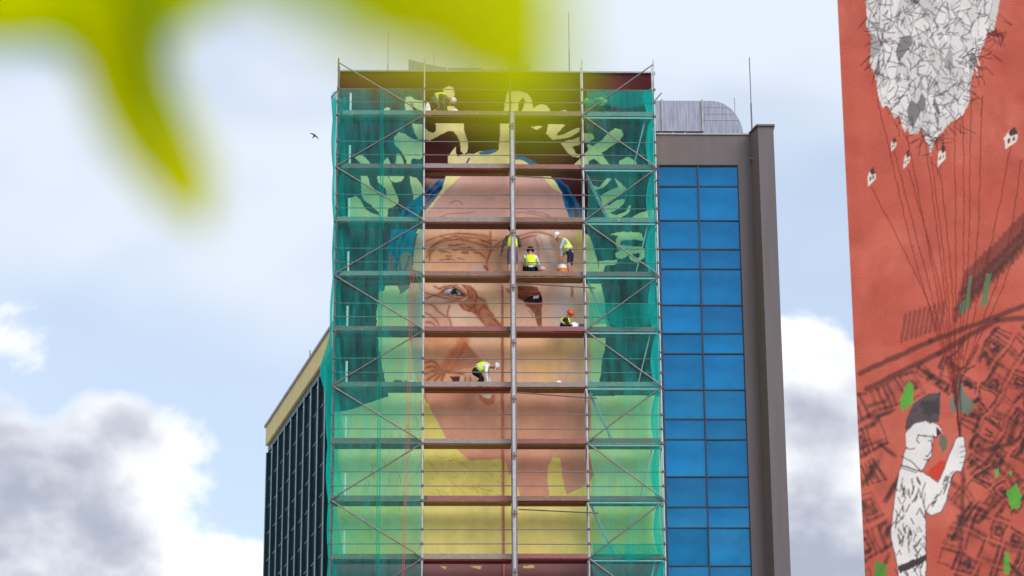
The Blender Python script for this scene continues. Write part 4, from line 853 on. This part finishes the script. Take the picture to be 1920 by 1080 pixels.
MB().box(.004, 13.99, .405, 12, 0, 25.9).build('body', M_redp, red); MB().box(-.1, 14.1, -.08, 12.1, 26.01, 26.12).build('roof_edge', M_metalcap, red)

# ------------------------------------------------------------------ a swift in the air
bp = at_depth(589, 255, 60)
bd = MB()
bd.lathe([(.004, -.11), (.022, -.06), (.03, 0), (.024, .06), (.012, .09), (.003, .1)], n=8)
for sg in (-1, 1):
    pts = [(sg*.02, .05), (sg*.09, .06), (sg*.17, .03), (sg*.24, -.05), (sg*.16, -.0), (sg*.08, .005), (sg*.02, -.01)]
    b0 = len(bd.v); n = len(pts)
    for th in (-.004, .004): bd.v += [(x, th+abs(x)*.25, z) for x, z in pts]
    bd.f += [tuple(range(b0, b0+n)), tuple(reversed(range(b0+n, b0+2*n)))]+[(b0+i, b0+n+i, b0+n+(i+1) % n, b0+(i+1) % n) for i in range(n)]
    bd.tube((sg*.006, 0, -.08), (sg*.03, 0, -.15), .008, 5, .002)
bo = bd.build('swift_bird', mat('dark_feather', (30, 28, 32), .8), None, bp); bo.rotation_euler = (R(25), R(35), R(10)); bo.scale = (.62, .62, .62)
tag(bo, 'small dark swift flying left of the scaffold', 'bird')

# ------------------------------------------------------------------ tree beside the camera, its leaves hanging into view
def leaf_mat(name, c1, c2, c3):
    m = bpy.data.materials.new(name); m.use_nodes = True; t = NT(m.node_tree); t.n.clear()
    oc = t.node('ShaderNodeTexCoord').outputs['Object']; n = t.noise(oc, 18, 3)
    col = t.mix(t.sstep(n, .4, .65), lin(c1), lin(c2))
    df = t.node('ShaderNodeBsdfDiffuse'); t.put(df.inputs[0], t.mix(.5, col, lin(c3))); tl = t.node('ShaderNodeBsdfTranslucent'); t.put(tl.inputs[0], col)
    x = t.node('ShaderNodeMixShader'); x.inputs[0].default_value = .62; t.l.new(df.outputs[0], x.inputs[1]); t.l.new(tl.outputs[0], x.inputs[2])
    o = t.node('ShaderNodeOutputMaterial'); t.l.new(x.outputs[0], o.inputs[0]); return m
M_leaf = leaf_mat('young_leaf', (204, 226, 0), (244, 240, 0), (176, 204, 0)); M_leaf2 = leaf_mat('overlap_shade_leaf', (96, 146, 0), (116, 164, 0), (60, 104, 0)); M_rib = mat('leaf_rib', (92, 128, 10), .6); M_bark = mat('bark', (84, 72, 58), .9, 0, .3, 8, (1, 1, .3), .6)  # darker green of the added overlapping leaf imitates shade between leaves
LD = 0.8
tree = empty('young_tree', (-1.25, .25, 0), 0, 'blurred yellow-green leafy tree overhanging the view', 'tree')
TO = Vector((-1.25, .25, 0))
trk = MB(); pts = [Vector((0, 0, 0)), Vector((.03, .02, .9)), Vector((-.02, .05, 1.7)), Vector((.02, .0, 2.5)), Vector((0, .05, 3.4))]; rs = [.075, .06, .05, .036, .012]
for a, b, r0, r1 in zip(pts[:-1], pts[1:], rs[:-1], rs[1:]): trk.tube(a, b, r0, 10, r1)
trk.build('trunk', M_bark, tree)
tip = at_depth(420, -420, LD)-TO
lim = MB(); lp = [Vector((0, .02, 1.75)), Vector((.4, .14, 1.98)), Vector((.8, .3, 2.05)), tip, at_depth(1150, -400, LD)-TO]
for a, b, r0, r1 in zip(lp[:-1], lp[1:], (.026, .018, .011, .006), (.018, .011, .006, .003)): lim.tube(a, b, r0, 7, r1)
lim.build('limb', M_bark, tree)
for k in range(5):
    a = k*1.26; MB().tube((0, 0, 2.3+k*.18), (.55*math.cos(a), .55*math.sin(a), 2.7+k*.2), .014, 6, .004).build('limb', M_bark, tree)
def leaf_from(outline, rib, LD, name='leaf', M_leaf=M_leaf):
    # outline in the leaf's own plane, domed a little so that it is not flat
    P = [at_depth(u, v, LD)-TO for u, v in curve(outline+[outline[0]], 5)[:-1]]; c = sum(P, Vector())/len(P)
    b = MB(); n = len(P); b.v = [tuple(c+Vector((0, -.006, 0)))]
    for k, f in enumerate((.35, .7, 1.0)): b.v += [tuple(c+(p-c)*f+Vector((0, -.006+.014*f*f+.004*math.sin(i*.9), 0))) for i, p in enumerate(P)]
    b.f = [(0, 1+i, 1+(i+1) % n) for i in range(n)]
    for k in range(2): b.f += [(1+k*n+i, 1+(k+1)*n+i, 1+(k+1)*n+(i+1) % n, 1+k*n+(i+1) % n) for i in range(n)]
    o = b.build(name, M_leaf, tree, smooth=True)
    r = MB(); q = [at_depth(u, v, LD-.004)-TO for u, v in rib]
    for i in range(len(q)-1): r.tube(q[i], q[i+1], .0022*(1-i/len(q))+.0006, 6)
    r.build('midrib', M_rib, o)
leaf_from([(-260, -260), (60, -330), (330, -280), (420, -120), (430, -20), (340, 50), (320, 110), (352, 190), (385, 270), (402, 345), (380, 415), (330, 395), (270, 345), (215, 280), (165, 195), (135, 115), (85, 75), (20, 75), (-60, 80), (-200, 60), (-330, -60)], [(330, -260), (270, -40), (290, 120), (350, 330)], 1.1)
leaf_from([(430, -260), (700, -300), (960, -230), (1060, -90), (1070, 80), (1050, 190), (975, 225), (880, 165), (780, 120), (680, 85), (600, 45), (540, -20), (440, -60)], [(480, -250), (700, -120), (880, 20), (985, 115)], .66)
leaf_from([(120, -330), (520, -360), (640, -180), (560, -30), (420, -10), (260, -40)], [(150, -320), (350, -180), (520, -50)], .86)
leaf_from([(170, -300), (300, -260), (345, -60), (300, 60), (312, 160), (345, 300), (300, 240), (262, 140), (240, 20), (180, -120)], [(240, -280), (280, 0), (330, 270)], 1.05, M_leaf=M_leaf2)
lr = random.Random(4)
leaf_me = None
b = MB(); prof = [(0, 0), (.02, .012), (.034, .03), (.03, .055), (.014, .08), (0, .1), (-.014, .08), (-.03, .055), (-.034, .03), (-.02, .012)]
b.v = [(x, .008*math.cos(x*60)+.1*y*y, -y) for x, y in prof]+[(0, .012, -.05)]; b.f = [(10, i, (i+1) % 10) for i in range(10)]
leaf_me = b.mesh('leaf', M_leaf, True)
for k in range(120):
    h = lr.uniform(2.45, 3.7); a = lr.uniform(0, 6.28); rr_ = lr.uniform(.05, .6)
    o = link('leaf', leaf_me, tree, (rr_*math.cos(a), rr_*math.sin(a), h)); o.rotation_euler = (lr.uniform(-.8, .8), lr.uniform(-.8, .8), lr.uniform(0, 6.28))
